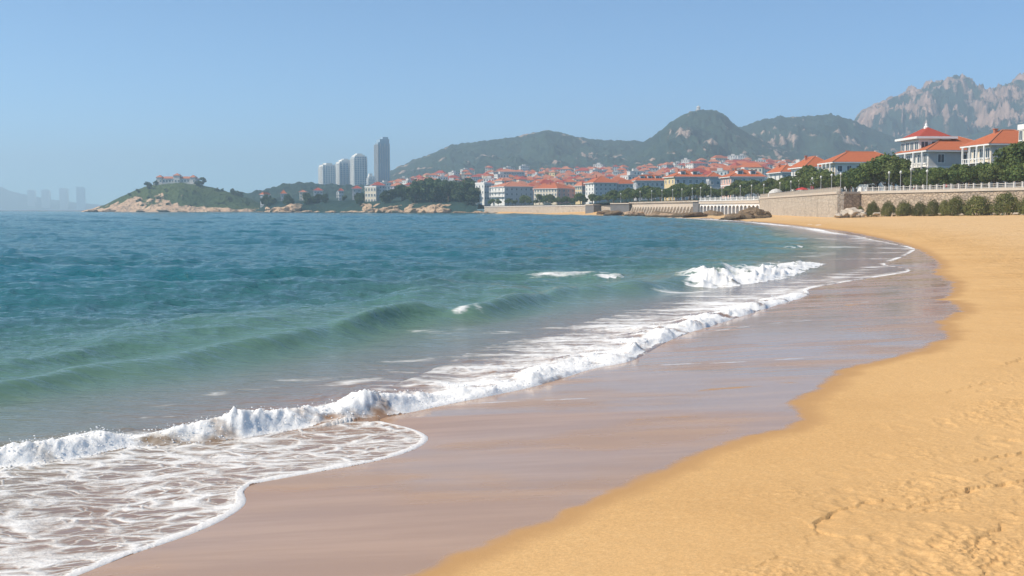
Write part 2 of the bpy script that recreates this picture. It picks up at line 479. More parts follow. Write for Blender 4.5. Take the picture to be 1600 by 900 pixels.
hb = t.math('MULTIPLY', t.math('ADD', t.math('MULTIPLY', rip, 0.075), t.math('MULTIPLY', t.math('SUBTRACT', 1.0, t.math('ABSOLUTE', t.math('MULTIPLY_ADD', rip2, 3.0, -1.5))), 0.24)), calm)
nfb = t.noise(p, 22, 4, 0.7)
nrm = t.bump(hb, 1.0, 0.9)
nrm = t.bump(t.math('MULTIPLY', t.math('ADD', t.math('MULTIPLY', nfb, 0.6), t.math('MULTIPLY', fm, 0.7)), fm), 0.8, 0.035, nrm)
wb = t.n('BsdfPrincipled', {'Base Color': body, 'Roughness': 0.10, 'IOR': 1.33, 'Specular IOR Level': 0.4, 'Normal': nrm})
fb = t.n('BsdfPrincipled', {'Base Color': (0.90, 0.885, 0.84), 'Roughness': 0.9, 'Specular IOR Level': 0.2, 'Normal': nrm, 'Subsurface Weight': 0.6, 'Subsurface Radius': (1.0, 1.0, 1.0), 'Subsurface Scale': 0.06})
mx = t.n('MixShader', {0: t.math('MULTIPLY', fm, t.math('MULTIPLY_ADD', lace, -0.14, 0.97)), 1: wb.outputs[0], 2: fb.outputs[0]})
t.nt.links.new(mx.outputs[0], t.out.inputs[0])
M['water'] = t.mat
M['foam'] = plain('foam', (0.82, 0.82, 0.81), 0.9, 0.05, 6)

# ------------------------------------------------------------------ shoreline curves in plan (metres)
A_PX = [(-420, 1120), (-160, 1000), (0, 945), (110, 905), (200, 868), (270, 846), (330, 823), (372, 800), (388, 784), (380, 768), (392, 757),
        (440, 748), (500, 737), (560, 727), (620, 713), (655, 700), (673, 686), (662, 676), (635, 667), (600, 660), (590, 654), (640, 645),
        (700, 632), (760, 620), (830, 606), (890, 588), (925, 576), (985, 566), (1010, 553), (1040, 535), (1070, 522), (1120, 507), (1160, 494),
        (1210, 478), (1245, 468), (1268, 459), (1258, 452), (1300, 444), (1360, 434), (1430, 424), (1412, 418), (1375, 413), (1406, 404),
        (1425, 394), (1434, 388), (1398, 381), (1362, 374), (1340, 368), (1300, 363), (1280, 357.5), (1220, 351), (1180, 347), (1130, 343.5),
        (1090, 341.5), (1050, 339.5), (1000, 337.8), (950, 336.8), (915, 336.2), (850, 334.8), (780, 333.8), (700, 333.2), (600, 332.8), (500, 332.3), (395, 331.8)]
A = smooth_poly([onplane(x, y) for x, y in A_PX], 2)
A = [(-16, -40), (-11, -8)] + A
WATER_POLY = A + [(-900, 1500), (-9000, 9000), (-9000, -40)]

def dist_shore(X, Y):
    d = seg_dist(X, Y, A)
    return np.where(inside(X, Y, WATER_POLY), -d, d)      # positive on the land side

def dist_grid(fn, X, Y, step=5):
    """fn on a grid: coarse first, exact only near its zero line"""
    n, m = X.shape
    ri = np.unique(np.append(np.arange(0, n, step), n - 1)); ci = np.unique(np.append(np.arange(0, m, step), m - 1))
    c = fn(X[np.ix_(ri, ci)], Y[np.ix_(ri, ci)])
    a = np.empty((n, len(ci)))
    for j in range(len(ci)): a[:, j] = np.interp(np.arange(n), ri, c[:, j])
    fr = np.interp(np.arange(m), ci, np.arange(len(ci))); i0 = np.minimum(fr.astype(int), len(ci) - 2); w = fr - i0
    out = a[:, i0] * (1 - w) + a[:, i0 + 1] * w
    q = np.abs(out) < 0.25 + 0.03 * np.minimum(Y, 200)
    out[q] = fn(X[q], Y[q])
    return out

def ground_from_d(d):
    up = 0.034 * np.clip(d, 0, 62) + 0.09 * (1 - np.exp(-np.clip(d, 0, None) / 3.0))
    dn = 0.035 * np.clip(d, None, 0) - 0.05 * (1 - np.exp(np.clip(d, None, 0) / 6.0))
    return np.where(d > 0, up, np.maximum(dn, -2.5))

def onbeach(px, py):
    z = 0.0
    for _ in range(6):
        x, y = onplane(px, py, z)
        z = float(ground_from_d(dist_shore(np.array([x]), np.array([y])))[0])
    return (x, y)

W_PX = [(560, 950), (650, 900), (700, 877), (760, 850), (830, 820), (900, 790), (950, 768), (1000, 745), (1060, 720), (1120, 700), (1180, 682),
        (1235, 665), (1256, 655), (1240, 643), (1235, 632), (1262, 615), (1290, 600), (1290, 588), (1340, 572), (1400, 556), (1450, 545), (1482, 520),
        (1462, 505), (1510, 482), (1480, 468), (1492, 452), (1490, 440), (1458, 426), (1474, 412), (1455, 402), (1445, 392), (1415, 381), (1380, 372.5),
        (1345, 365), (1305, 359), (1240, 351), (1185, 346)]
Wl = smooth_poly([onbeach(x, y) for x, y in W_PX], 2)
Wl = [(Wl[0][0] - 4, -30), (Wl[0][0] - 1.5, 2)] + Wl
W_POLY = Wl + [(60, 340), (-9000, 9000), (-9000, -30)]

def perspective_rows(d0, d1, k, rel, mx=1e9):
    r = [d0]
    while r[-1] < d1:
        r.append(r[-1] + max(0.012, min(k * r[-1] ** 2, rel * r[-1], mx)))
    return np.array(r)

# ------------------------------------------------------------------ the beach: one sheet of sand
ROWS = np.concatenate([np.linspace(1.2, 3.2, 60)[:-1], perspective_rows(3.2, 700, 2.3e-4, 0.02)])
TC = np.concatenate([np.linspace(-1.6, -0.40, 30)[:-1], np.linspace(-0.40, 0.66, 780), np.linspace(0.66, 4.0, 70)[1:]])
T, D = np.meshgrid(TC, ROWS)
X = T * D; Y = D.copy()
dA = dist_grid(dist_shore, X, Y)
dW = dist_grid(lambda x, y: np.where(inside(x, y, W_POLY), -1, 1) * seg_dist(x, y, Wl), X, Y)
Zg = ground_from_d(dA)
dry = sstep(0.0, 3.0, dW)
Zg += dry * (0.05 * fbm(X * 0.25, Y * 0.25, 3, 1) + 0.016 * fbm(X * 1.3, Y * 1.3, 3, 2))
Zg += sstep(25, 60, Y) * dry * 0.10 * fbm(X * 0.10, Y * 0.22, 3, 5)
# churned sand: clods and trodden hollows in the dry part near the camera
clump = sstep(0.9, 3.2, dW + 1.8 * fbm(X * 0.55, Y * 0.55, 3, 8)) * (0.35 + 0.65 * sstep(-0.15, 0.35, fbm(X * 0.8, Y * 0.8, 3, 9)))
near = sstep(40, 14, Y)
Zg += clump * near * (0.040 * (billow(X * 6.5, Y * 6.5, 3, 3) - 0.2) + 0.030 * np.clip(perlin(X * 15, Y * 15, 4), 0, 1) ** 1.3 + 0.014 * np.clip(perlin(X * 31, Y * 31, 14), 0, 1))
SCARPS = [([(1274, 828), (1282, 812), (1300, 800), (1335, 788), (1367, 782)], 0.045, 0.30), ([(1274, 826), (1288, 834), (1307, 841)], 0.03, 0.2),
          ([(1408, 793), (1450, 783), (1492, 770)], 0.03, 0.25), ([(1435, 799), (1492, 794)], 0.018, 0.2), ([(1512, 763), (1545, 757), (1620, 745)], 0.055, 0.4),
          ([(1533, 717), (1570, 708), (1640, 698)], 0.045, 0.4), ([(1540, 742), (1585, 722)], 0.02, 0.2), ([(1575, 683), (1640, 684)], 0.03, 0.3),
          ([(1520, 856), (1545, 835), (1560, 822)], 0.03, 0.25), ([(1533, 892), (1545, 880)], 0.05, 0.2), ([(1190, 884), (1207, 870)], 0.02, 0.15),
          ([(1575, 568), (1610, 555)], 0.04, 0.5), ([(1480, 612), (1540, 598)], 0.025, 0.4)]
for pts, amp, wdt in SCARPS:
    pl = [onbeach(*q) for q in pts]
    m = (np.abs(X - np.mean([q[0] for q in pl])) < 6) & (np.abs(Y - np.mean([q[1] for q in pl])) < 6)
    if not m.any(): continue
    xs = X[m]; ys = Y[m]
    jx = xs + 0.05 * perlin(xs * 7, ys * 7, 21); jy = ys + 0.05 * perlin(xs * 7, ys * 7, 22)
    best = np.full(xs.shape, 1e9); sgn = np.zeros(xs.shape); end = np.ones(xs.shape)
    for i in range(len(pl) - 1):
        ax, ay = pl[i]; bx, by = pl[i + 1]; dx, dy = bx - ax, by - ay; L = math.hypot(dx, dy)
        tt = ((jx - ax) * dx + (jy - ay) * dy) / L ** 2
        tc = np.clip(tt, 0, 1); dd = np.hypot(jx - ax - tc * dx, jy - ay - tc * dy)
        q = dd < best; best[q] = dd[q]; sgn[q] = (((jx - ax) * dy - (jy - ay) * dx) / L)[q]
    lip = 0.40 * amp * np.clip(0.5 + 1.2 * perlin(xs * 4, ys * 4, 27), 0, 1.2) * np.exp(-(best / (wdt * 0.35)) ** 2) * np.where(sgn > 0, -0.9, 0.45)
    step = np.where(sgn > 0, -1, 0) * amp * 0.28 * np.exp(-best / wdt)
    Zg[m] += (lip * (0.7 + 0.6 * perlin(xs * 9, ys * 9, 23)) + step)
# shallow old footmarks
rf_ = np.random.RandomState(77)
for _ in range(110):
    fx, fy = rf_.uniform(1290, 1640), 470 + 430 * rf_.rand() ** 1.3
    cx0, cy0 = onbeach(fx, fy); a0 = rf_.uniform(0.9, 2.2); q = (np.abs(TC - cx0 / cy0) < 0.7 / cy0)
    r0_, r1_ = np.searchsorted(ROWS, cy0 - .7), np.searchsorted(ROWS, cy0 + .7); c0_ = np.where(q)[0]
    if len(c0_) < 2 or r1_ - r0_ < 2: continue
    sl = (slice(r0_, r1_), slice(c0_[0], c0_[-1] + 1))
    ax_, ay_ = X[sl] - cx0, Y[sl] - cy0
    u_ = (ax_ * math.cos(a0) + ay_ * math.sin(a0)) / .17; v_ = (-ax_ * math.sin(a0) + ay_ * math.cos(a0)) / .085
    rr = np.sqrt(u_ * u_ + v_ * v_) * (1 + .25 * perlin(X[sl] * 9, Y[sl] * 9, 5))
    Zg[sl] += dry[sl] * rf_.uniform(.4, 1.2) * (-.011 * sstep(1.15, .6, rr) + .005 * np.exp(-((rr - 1.3) / .3) ** 2))
# long low drift and wheel-like streaks across the far beach
Zg += dry * sstep(20, 60, Y) * 0.06 * np.clip(perlin(X * 0.16 - Y * 0.02, Y * 0.06, 33), -0.2, 1)
wet = 0.5 + 0.5 * np.clip(-(dW - 0.10) / (0.45 + 0.010 * Y), -1, 1)
pud = sstep(12, 40, Y) * dry
# firmer bars standing a little drier in the wet sand
for pts, w0 in (([(960, 622), (1090, 613), (1225, 598)], .28), ([(1140, 523), (1240, 507), (1340, 499)], .45), ([(760, 702), (860, 694)], .16), ([(1000, 656), (1120, 644)], .14), ([(1330, 476), (1420, 470), (1480, 468)], .5)):
    pl = smooth_poly([onbeach(*q) for q in pts], 1)
    wet -= 0.38 * np.exp(-((seg_dist(X, Y + 0.3 * perlin(X * 0.9, Y * 0.9, 93), pl)) / w0) ** 2) * np.clip(0.7 + 0.8 * perlin(X * 0.6, Y * 2.2, 94), 0, 1)
# fine foam lines left on the wet sand by earlier swashes
fl = np.zeros_like(X)
for pts, w0 in (([(640, 634), (760, 629), (880, 624), (985, 620)], .05), ([(995, 571), (1100, 568), (1190, 564), (1260, 559)], .08), ([(1080, 523), (1130, 515), (1200, 506), (1290, 498)], .09),
                ([(1250, 480), (1330, 474), (1400, 468)], .08), ([(430, 884), (520, 862)], .0)):
    if w0 == 0: continue
    pl = smooth_poly([onbeach(*q) for q in pts], 2)
    n = len(pl); vals = [math.sin(math.pi * min(1, (i + 1) / n * 1.0)) ** 0.5 if i < n else 0 for i in range(n)]
    d_, v_ = seg_dist(X, Y + 0.06 * perlin(X * 1.2, Y * 1.2, 41), pl, vals)
    fl = np.maximum(fl, np.exp(-(d_ / w0) ** 2) * (0.35 + 0.65 * v_))
# the sheet runs on beneath the land behind the wall
keep = (dA[:-1, :-1] > -4) | (dA[1:, 1:] > -4)
V = np.stack([X, Y, Zg], -1).reshape(-1, 3)
F = grid_faces(*X.shape, keep)
at = dict(wet=wet.ravel(), clump=(clump * near).ravel(), filmline=(fl * np.clip(0.75 + 0.8 * perlin(X * 1.5, Y * 3, 95), 0.2, 1)).ravel(), puddle=pud.ravel(), pale=sstep(1.5, 12, dW).ravel())
V, F, at = compact(V, F, at)
beach = link('beach', np_mesh('beach', V, F, [M['sand']], True, at))
tag(beach, 'golden sand beach, wet and mauve along the waterline', kind='structure')

# ------------------------------------------------------------------ the sea
ROWS = perspective_rows(3.2, 9600, 2.1e-4, 0.0135, 160)
TC = np.concatenate([np.linspace(-1.8, -0.66, 40)[:-1], np.linspace(-0.66, -0.50, 60)[:-1], np.linspace(-0.50, 0.39, 640)])
T, D = np.meshgrid(TC, ROWS)
X = T * D; Y = D.copy()
dA = np.empty_like(X)
nr = Y[:, 0] < 1600
dA[nr] = dist_grid(dist_shore, X[nr], Y[nr]); dA[~nr] = -500
off = -dA                                              # metres offshore
ground = ground_from_d(dA)
# choppy surface
amp = sstep(1.5, 14, off)
wx = X + 1.2 * perlin(X * 0.12, Y * 0.12, 51); wy = Y + 1.2 * perlin(X * 0.12, Y * 0.12, 52)
chop = 0.09 * fbm(wx * 0.16, wy * 0.38, 4, 61, 0.55) + 0.075 * (1 - 2 * np.abs(perlin(wx * 0.24, wy * 0.55, 62))) + 0.06 * (1 - 2 * np.abs(perlin(wx * 0.45 - wy * 0.1, wy * 0.95, 63))) + 0.034 * (1 - 2 * np.abs(perlin(wx * 0.9 + wy * 0.2, wy * 1.8, 64)))
swell = 0.0
for kx, ky, a, ph in ((0.10, 0.62, 0.05, 0.3), (-0.16, 0.48, 0.045, 1.9), (0.30, 0.85, 0.03, 4.0)):
    swell = swell + a * np.sin(kx * wx + ky * wy + ph + 1.5 * perlin(X * 0.05, Y * 0.05, 66))
swell = np.where(swell > 0, swell * 1.3, swell)
small = 0.020 * (1 - 2 * np.abs(perlin(wx * 2.1, wy * 3.6, 67))) * sstep(70, 25, Y)
Z = amp * (chop + swell * (0.6 + 0.8 * sstep(-0.3, 0.4, perlin(X * 0.03, Y * 0.03, 68))) + small)
Z *= (1 + 0.5 * sstep(60, 260, Y)) * (1 + 0.35 * sstep(18, 40, Y))
Z *= 1 - 0.6 * sstep(900, 2500, Y)
foam = np.zeros_like(X); lace = np.zeros_like(X); bodyfoam = np.zeros_like(X); green = np.zeros_like(X)

def wave_line(px, heights, plane):
    pl = [onplane(x, y, plane) for x, y in px]
    p2 = smooth_poly([(a[0], a[1]) for a in pl], 1)
    h2 = smooth_poly([(h, 0) for h in heights], 1)
    return p2, [h[0] for h in h2]

def signed(X, Y, line, vals):
    """distance in front of (negative, shoreward) and behind (positive, seaward) a wave line; lines run left to right in view"""
    best = np.full(X.shape, 1e18); sg = np.zeros(X.shape); val = np.zeros(X.shape); over = np.zeros(X.shape)
    n = len(line)
    for i in range(n - 1):
        ax, ay = line[i]; bx, by = line[i + 1]; dx, dy = bx - ax, by - ay; L = math.hypot(dx, dy)
        tt = ((X - ax) * dx + (Y - ay) * dy) / L ** 2; tc = np.clip(tt, 0, 1)
        d = np.hypot(X - ax - tc * dx, Y - ay - tc * dy)
        q = d < best
        best[q] = d[q]; sg[q] = (((Y - ay) * dx - (X - ax) * dy) / L)[q]; val[q] = (vals[i] + (vals[i + 1] - vals[i]) * tc)[q]
        o = np.zeros(X.shape)
        if i == 0: o = np.maximum(o, -tt * L)
        if i == n - 2: o = np.maximum(o, (tt - 1) * L)
        over[q] = o[q]
    return np.where(sg >= 0, best, -best), val, np.clip(over, 0, None)

NEARM = Y < 110
xs, ys = X[NEARM], Y[NEARM]
zs = Z[NEARM]; fs = foam[NEARM]; ls = lace[NEARM]; offs = off[NEARM]; gs = ground[NEARM]; bf = bodyfoam[NEARM]; gr = green[NEARM]

# the unbroken green swell, crest by crest
C2, H2 = wave_line([(-330, 620), (-150, 603), (0, 588), (100, 574), (230, 558), (310, 541), (430, 523), (560, 500), (640, 487), (740, 478), (850, 459), (960, 443), (1060, 433), (1100, 426), (1160, 418)],
                   [.22, .24, .26, .22, .20, .22, .26, .30, .34, .30, .28, .32, .38, .40, .30], 0.18)
jit = 2.1 * perlin(xs * 0.30, ys * 0.05, 71) + 0.5 * perlin(xs * 0.7, ys * 0.3, 72)
s, hv, ov = signed(xs, ys + jit, C2, H2)
wid = 0.36 + 0.011 * ys
hm = hv * (0.48 + 1.1 * np.abs(perlin(xs * 0.42, ys * 0.14, 73))) * np.exp(-(ov / 2.5) ** 2)
prof = np.where(s > 0, 0.5 / (0.5 + (s / (wid * 1.6)) ** 2), np.exp(-(s / (wid * 0.8)) ** 2))
trough = -0.28 * np.exp(-((s + wid * 2.0) / (wid * 1.0)) ** 2)
zs = zs * (1 - 0.2 * np.exp(-(s / (wid * 2)) ** 2)) + hm * (prof + trough)
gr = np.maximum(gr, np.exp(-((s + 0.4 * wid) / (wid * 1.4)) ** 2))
# a second, lower swell behind it
C3, H3 = wave_line([(-330, 575), (0, 552), (160, 541), (330, 521), (480, 498), (640, 470), (800, 447), (900, 436)], [.20, .28, .32, .28, .26, .28, .22, .10], 0.14)
s3, hv3, ov3 = signed(xs, ys + 1.3 * jit, C3, H3)
w3 = 0.6 + 0.016 * ys
zs = zs + hv3 * (0.4 + 0.9 * np.abs(perlin(xs * 0.28, ys * 0.1, 75))) * np.exp(-(ov3 / 3) ** 2) * np.where(s3 > 0, np.exp(-(s3 / (w3 * 2)) ** 2), np.exp(-(s3 / w3) ** 2))

def bore(front, heights, rise, back, seed, foamy, bump, zs, fs, bf, plane=0.0, base=True, backfoam=1.5, lump=4.0):
    ln, hh = wave_line(front, heights, plane)
    lx = [q[0] for q in ln]; ly = [q[1] for q in ln]; mg = 1.5 + 5 * max(back, backfoam)
    bx = (xs > min(lx) - mg) & (xs < max(lx) + mg) & (ys > min(ly) - mg) & (ys < max(ly) + mg)
    x, y = xs[bx], ys[bx]
    j = (0.17 + 0.009 * y) * perlin(x * 0.8, y * 0.8, seed + 8) + (0.07 + 0.003 * y) * perlin(x * 1.9, y * 1.9, seed) + 0.05 * perlin(x * 4.5, y * 4.5, seed + 1)
    s, h, ov = signed(x + j, y + j, ln, hh)
    e = np.exp(-(ov / 0.5) ** 2)
    h = h * e * np.clip(0.80 + 1.5 * fbm(x * 0.8, y * 0.8, 3, seed + 4), 0.15, 1.6)
    sh = np.where(s > 0, sstep(0, 1, s / rise) * np.exp(-np.clip(s - rise, 0, None) / back), 0)
    lumps = billow(x * lump, y * lump, 4, seed + 2, 0.6)
    lumps2 = np.clip(perlin(x * lump * 2.7, y * lump * 2.7, seed + 6), 0, 1)
    f = np.where(s > 0, np.exp(-np.clip(s - rise * 1.3, 0, None) / backfoam), 0) * e * (np.asarray(h) > 0.004) * (0.80 + 0.9 * fbm(x * 1.3, y * 1.3, 4, seed + 9))
    z = h * sh * (1 + 0.25 * lumps) + bump * h * (lumps - 0.22 + 0.5 * lumps2) * sstep(0, rise * 0.5, s) * np.exp(-np.clip(s - rise, 0, None) / (backfoam * 0.8)) * e
    zs = zs.copy(); fs = fs.copy(); bf = bf.copy()
    zs[bx] += z; fs[bx] = np.maximum(fs[bx], f * foamy); bf[bx] = np.maximum(bf[bx], f * (foamy > 0.8))
    full = np.full(xs.shape, 99.0); full[bx] = s
    return zs, fs, bf, full, None

# the shorebreak on the left
F1 = [(-330, 765), (-150, 748), (0, 728), (60, 722), (110, 714), (160, 703), (210, 694), (280, 691), (340, 686), (400, 677), (450, 668), (500, 663), (545, 658), (600, 652), (660, 641), (720, 630)]
zs, fs, bf, s1, e1_ = bore(F1, [.18, .18, .18, .18, .18, .18, .17, .18, .18, .18, .17, .16, .15, .12, .09, .03], 0.30, 0.6, 80, 0.95, 0.42, zs, fs, bf, backfoam=0.42, lump=4.2)
# its edge going on as the foam front up the beach
F3 = [(560, 657), (640, 646), (700, 633), (760, 621), (830, 607), (890, 589), (925, 577), (985, 567), (1010, 554), (1040, 536), (1070, 523), (1120, 508), (1160, 495), (1210, 479), (1245, 469), (1265, 461)]
zs, fs, bf, s3b, _ = bore(F3, [.07, .09, .10, .10, .10, .10, .11, .11, .11, .11, .11, .10, .10, .09, .08, .03], 0.34, 1.5, 90, 1.1, 0.7, zs, fs, bf, backfoam=1.1, lump=3.4)
# the broken wave farther off
F4 = [(1085, 446), (1110, 446), (1150, 445), (1190, 440), (1230, 432), (1262, 422), (1290, 412)]
zs, fs, bf, s4, _ = bore(F4, [.08, .24, .30, .30, .27, .20, .06], 1.0, 2.4, 95, 1.1, 0.75, zs, fs, bf, backfoam=1.5, lump=3.2)
for pts, hh_ in (([(1228, 388), (1240, 388), (1254, 386)], [.1, .25, .1]), ([(952, 442), (966, 441), (980, 440)], [.1, .2, .1])):
    zs, fs, bf, _, _ = bore(pts, hh_, 0.45, 0.9, 97, 0.66, 0.6, zs, fs, bf, backfoam=0.8, lump=1.6)

# sheets and streaks of foam
def blob(px, w, dens, lc, plane=0.0):
    global fs, ls
    ln = smooth_poly([onplane(x, y, plane) for x, y in px], 2)
    lx = [q[0] for q in ln]; ly = [q[1] for q in ln]; mg = 1 + 5 * w
    bx = (xs > min(lx) - mg) & (xs < max(lx) + mg) & (ys > min(ly) - mg) & (ys < max(ly) + mg)
    x, y = xs[bx], ys[bx]
    d_ = seg_dist(x, y + 0.25 * perlin(x * 0.8, y * 0.8, 45), ln)
    v = np.exp(-(d_ / (w * 2.0)) ** 2) * dens * (0.62 + 0.45 * fbm(x * 0.5, y * 1.2, 3, 58))
    m = v > fs[bx]
    fs[bx] = np.where(m, v, fs[bx]); ls[bx] = np.where(m & (v > 0.05), lc, ls[bx])
# lacy sheet left of the tongue: between the shorebreak and the edge of the swash
R1 = [onplane(*q) for q in [(-420, 1120), (-160, 1000), (0, 945), (110, 905), (200, 868), (270, 846), (330, 823), (372, 800), (388, 784), (380, 768), (392, 757), (440, 748), (500, 737), (560, 727), (620, 713), (655, 700), (673, 686), (662, 676), (635, 667), (600, 660), (545, 658), (450, 668), (340, 686), (210, 694), (110, 714), (0, 728), (-330, 765)]]
ins = inside(xs, ys, R1)
lacy = 0.49 + 0.18 * fbm(xs * 0.7, ys * 0.7, 3, 46) - 0.10 * sstep(-0.5, 0.0, s1) * 0
edge = np.exp(-(offs / 0.10) ** 2)
fs = np.where(ins & (offs > 0), np.maximum(fs, np.maximum(lacy, 1.15 * np.exp(-(offs / (0.10 + 0.06 * perlin(xs * 1.6, ys * 1.6, 77))) ** 2))), fs)
ls = np.where(ins, 1.0, ls)
# white water lying behind the foam front
R3 = [onplane(*q) for q in [(520, 659), (600, 652), (700, 633), (830, 607), (925, 577), (1010, 554), (1070, 523), (1160, 495), (1265, 461), (1280, 440), (1180, 449), (1080, 468), (960, 492), (860, 516), (740, 545), (670, 580), (610, 605), (540, 640)]]
ins3 = inside(xs, ys, R3)
d3 = seg_dist(xs, ys, R3 + [R3[0]])
v3 = np.where(ins3, 0.34 + 0.22 * sstep(0, 1.2, d3) + 0.22 * fbm(xs * 0.35, ys * 0.6, 3, 47), 0)
m3 = v3 > fs
fs = np.where(m3, v3, fs); ls = np.where(m3, 0.35, ls)
for pts, w, dn_ in (([(40, 664), (90, 660), (150, 657)], .12, .66), ([(220, 655), (330, 651)], .08, .55), ([(230, 634), (340, 632)], .09, .62), ([(450, 593), (560, 586), (640, 580)], .18, .62),
                    ([(330, 614), (420, 602)], .15, .58), ([(520, 600), (600, 590)], .2, .62), ([(600, 566), (660, 560), (740, 556)], .2, .66), ([(690, 526), (780, 520), (880, 512)], .3, .62),
                    ([(640, 515), (700, 522)], .2, .6), ([(850, 440), (900, 437), (930, 436)], .45, .7), ([(715, 497), (735, 490), (755, 494)], .12, .85), ([(560, 500), (640, 488), (700, 482)], .05, .7), ([(960, 486), (1010, 484)], .2, .56), ([(1090, 455), (1180, 450), (1260, 438)], .9, .66),
                    ([(1120, 462), (1240, 448)], .9, .66), ([(1030, 478), (1110, 466)], .5, .62), ([(1200, 470), (1290, 442), (1370, 430), (1428, 424)], .32, .8), ([(1265, 442), (1300, 436), (1370, 415)], .5, .66),
                    ([(1300, 405), (1360, 403), (1404, 404)], .6, .64), ([(1240, 402), (1290, 398)], 0.6, .56), ([(1250, 372), (1330, 374), (1385, 380)], 2.2, .62), ([(1290, 386), (1380, 386), (1430, 389)], 1.0, .74),
                    ([(1280, 396), (1350, 394), (1420, 394)], 1.0, .64), ([(80, 690), (140, 680)], .1, .4)):
    blob(pts, w, dn_, 0.25)
# white rim of every swash
rim = np.exp(-((offs - 0.02) / (0.07 + 0.0045 * ys)) ** 2) * (offs > -0.5) * sstep(24, 34, ys) * (0.62 + 0.5 * fbm(xs * 0.3, ys * 0.3, 2, 48))
fs = np.maximum(fs, rim)
X_, Y_ = X, Y
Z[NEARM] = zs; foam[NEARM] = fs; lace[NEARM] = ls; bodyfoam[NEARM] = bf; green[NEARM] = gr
# white swash running along the far end of the beach
far = (Y >= 70) & (Y < 420)
rimf = np.exp(-(np.clip(off, 0, None) / (0.012 * Y + 1.0)) ** 2) * (0.75 + 0.6 * fbm(X * 0.07, Y * 0.035, 3, 49)) * sstep(70, 90, Y) * sstep(420, 330, Y)
foam = np.where(far, np.maximum(foam, rimf), foam)
# water never lies below the sand it washes over; past its edge it dips under
film = 0.012 * sstep(-0.05, 0.14, off) + 0.010 * np.exp(-((off - 0.07) / 0.06) ** 2) * sstep(0, 0.02, off) - 0.020 * sstep(0.015, -0.03, off) - 0.06 * sstep(0.0, -0.6, off)
k_sea = sstep(0.3, 5.0, off)
lvl = np.maximum(ground + film, np.where(off > 0, -0.02 - 0.02 * (1 - k_sea), -9))
Zt = np.where(Y < 110, lvl + Z * sstep(-0.03, 0.05, off), np.where(off > 0.0, Z * sstep(0, 6, off) + 0.0, np.maximum(ground, -2) - 0.05))
Zt = np.where((Y >= 110) & (off > 0), np.maximum(Zt, np.where(off < 4, ground + 0.02, -9)), Zt)
# swash ripples in the lacy sheet
Zt += np.where((Y < 20) & (off > 0.1), 0.006 * fbm(X * 2.0, Y * 3.0, 3, 44), 0) * sstep(0.1, 0.4, off)
depth_glow = 1 - np.exp(-np.clip(off - 1.2, 0, None) / (13.0 + 0.02 * Y))
depth_glow = depth_glow * (1 + 0.12 * fbm(X * 0.08, Y * 0.08, 3, 42))
depth_glow = depth_glow + (0.36 - depth_glow) * 0.75 * np.clip(green, 0, 1)  # light coming through the swell faces, painted in as mid-depth green water
keep = (dA[:-1, :-1] < 0.8 + 0.02 * Y[:-1, :-1]) | (dA[1:, 1:] < 0.8 + 0.02 * Y[1:, 1:])
keep &= ~((Y[:-1, :-1] > 1500) & (X[:-1, :-1] / Y[:-1, :-1] > 0.05))
calm = (sstep(0.6, 9, off) * 0.85 + 0.15) * (0.40 + 0.60 * sstep(20, 60, Y)) * (1 - 0.3 * green)
V = np.stack([X, Y, Zt], -1).reshape(-1, 3)
F = grid_faces(*X.shape, keep)
at = dict(depth_glow=np.clip(depth_glow, 0, 1).ravel(), foam=np.clip(foam, 0, 1.6).ravel(), lace=np.clip(lace, 0, 1).ravel(), calm=calm.ravel())
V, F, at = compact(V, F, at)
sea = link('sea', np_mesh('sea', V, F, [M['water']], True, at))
tag(sea, 'teal blue sea with green swells and white surf', kind='structure')

# thrown clots of froth along the breaking fronts, too many to count
cl_v = []; cl_f = []
bm = bmesh.new(); bmesh.ops.create_icosphere(bm, subdivisions=1, radius=1.0)
ico_v = np.array([v.co[:] for v in bm.verts]); ico_f = np.array([[v.index for v in f.verts] for f in bm.faces]); bm.free()
flat_i = np.where((np.where(Y < 60, bodyfoam, 0) > 0.55).ravel())[0]
r2 = np.random.RandomState(5)
pick = r2.choice(flat_i, min(4000, len(flat_i)), replace=False) if len(flat_i) else []
nv = 0
for i in pick:
    xx, yy, zz = X.ravel()[i], Y.ravel()[i], Zt.ravel()[i]
    size = (0.002 + 0.006 * r2.rand() ** 3) * (1 + yy / 28.0)
    v = ico_v * (size * (0.7 + 0.6 * r2.rand(len(ico_v), 1))) * np.array([1.3, 1.0, 0.8]) + np.array([xx + 0.03 * r2.randn(), yy + 0.03 * r2.randn(), zz + size * 0.3 + 0.06 * (r2.rand() ** 5)])
    cl_v.append(v); cl_f.append(ico_f + nv); nv += len(v)
if nv:
    o = link('sea_froth', np_mesh('sea_froth', np.concatenate(cl_v), np.concatenate(cl_f), [M['foam']], True))
    tag(o, 'white froth thrown up along the breaking waves', 'foam', kind='stuff')

# ------------------------------------------------------------------ hills and mountains
def lerp_pts(pts, x):
    return np.interp(x, [p[0] for p in pts], [p[1] for p in pts])

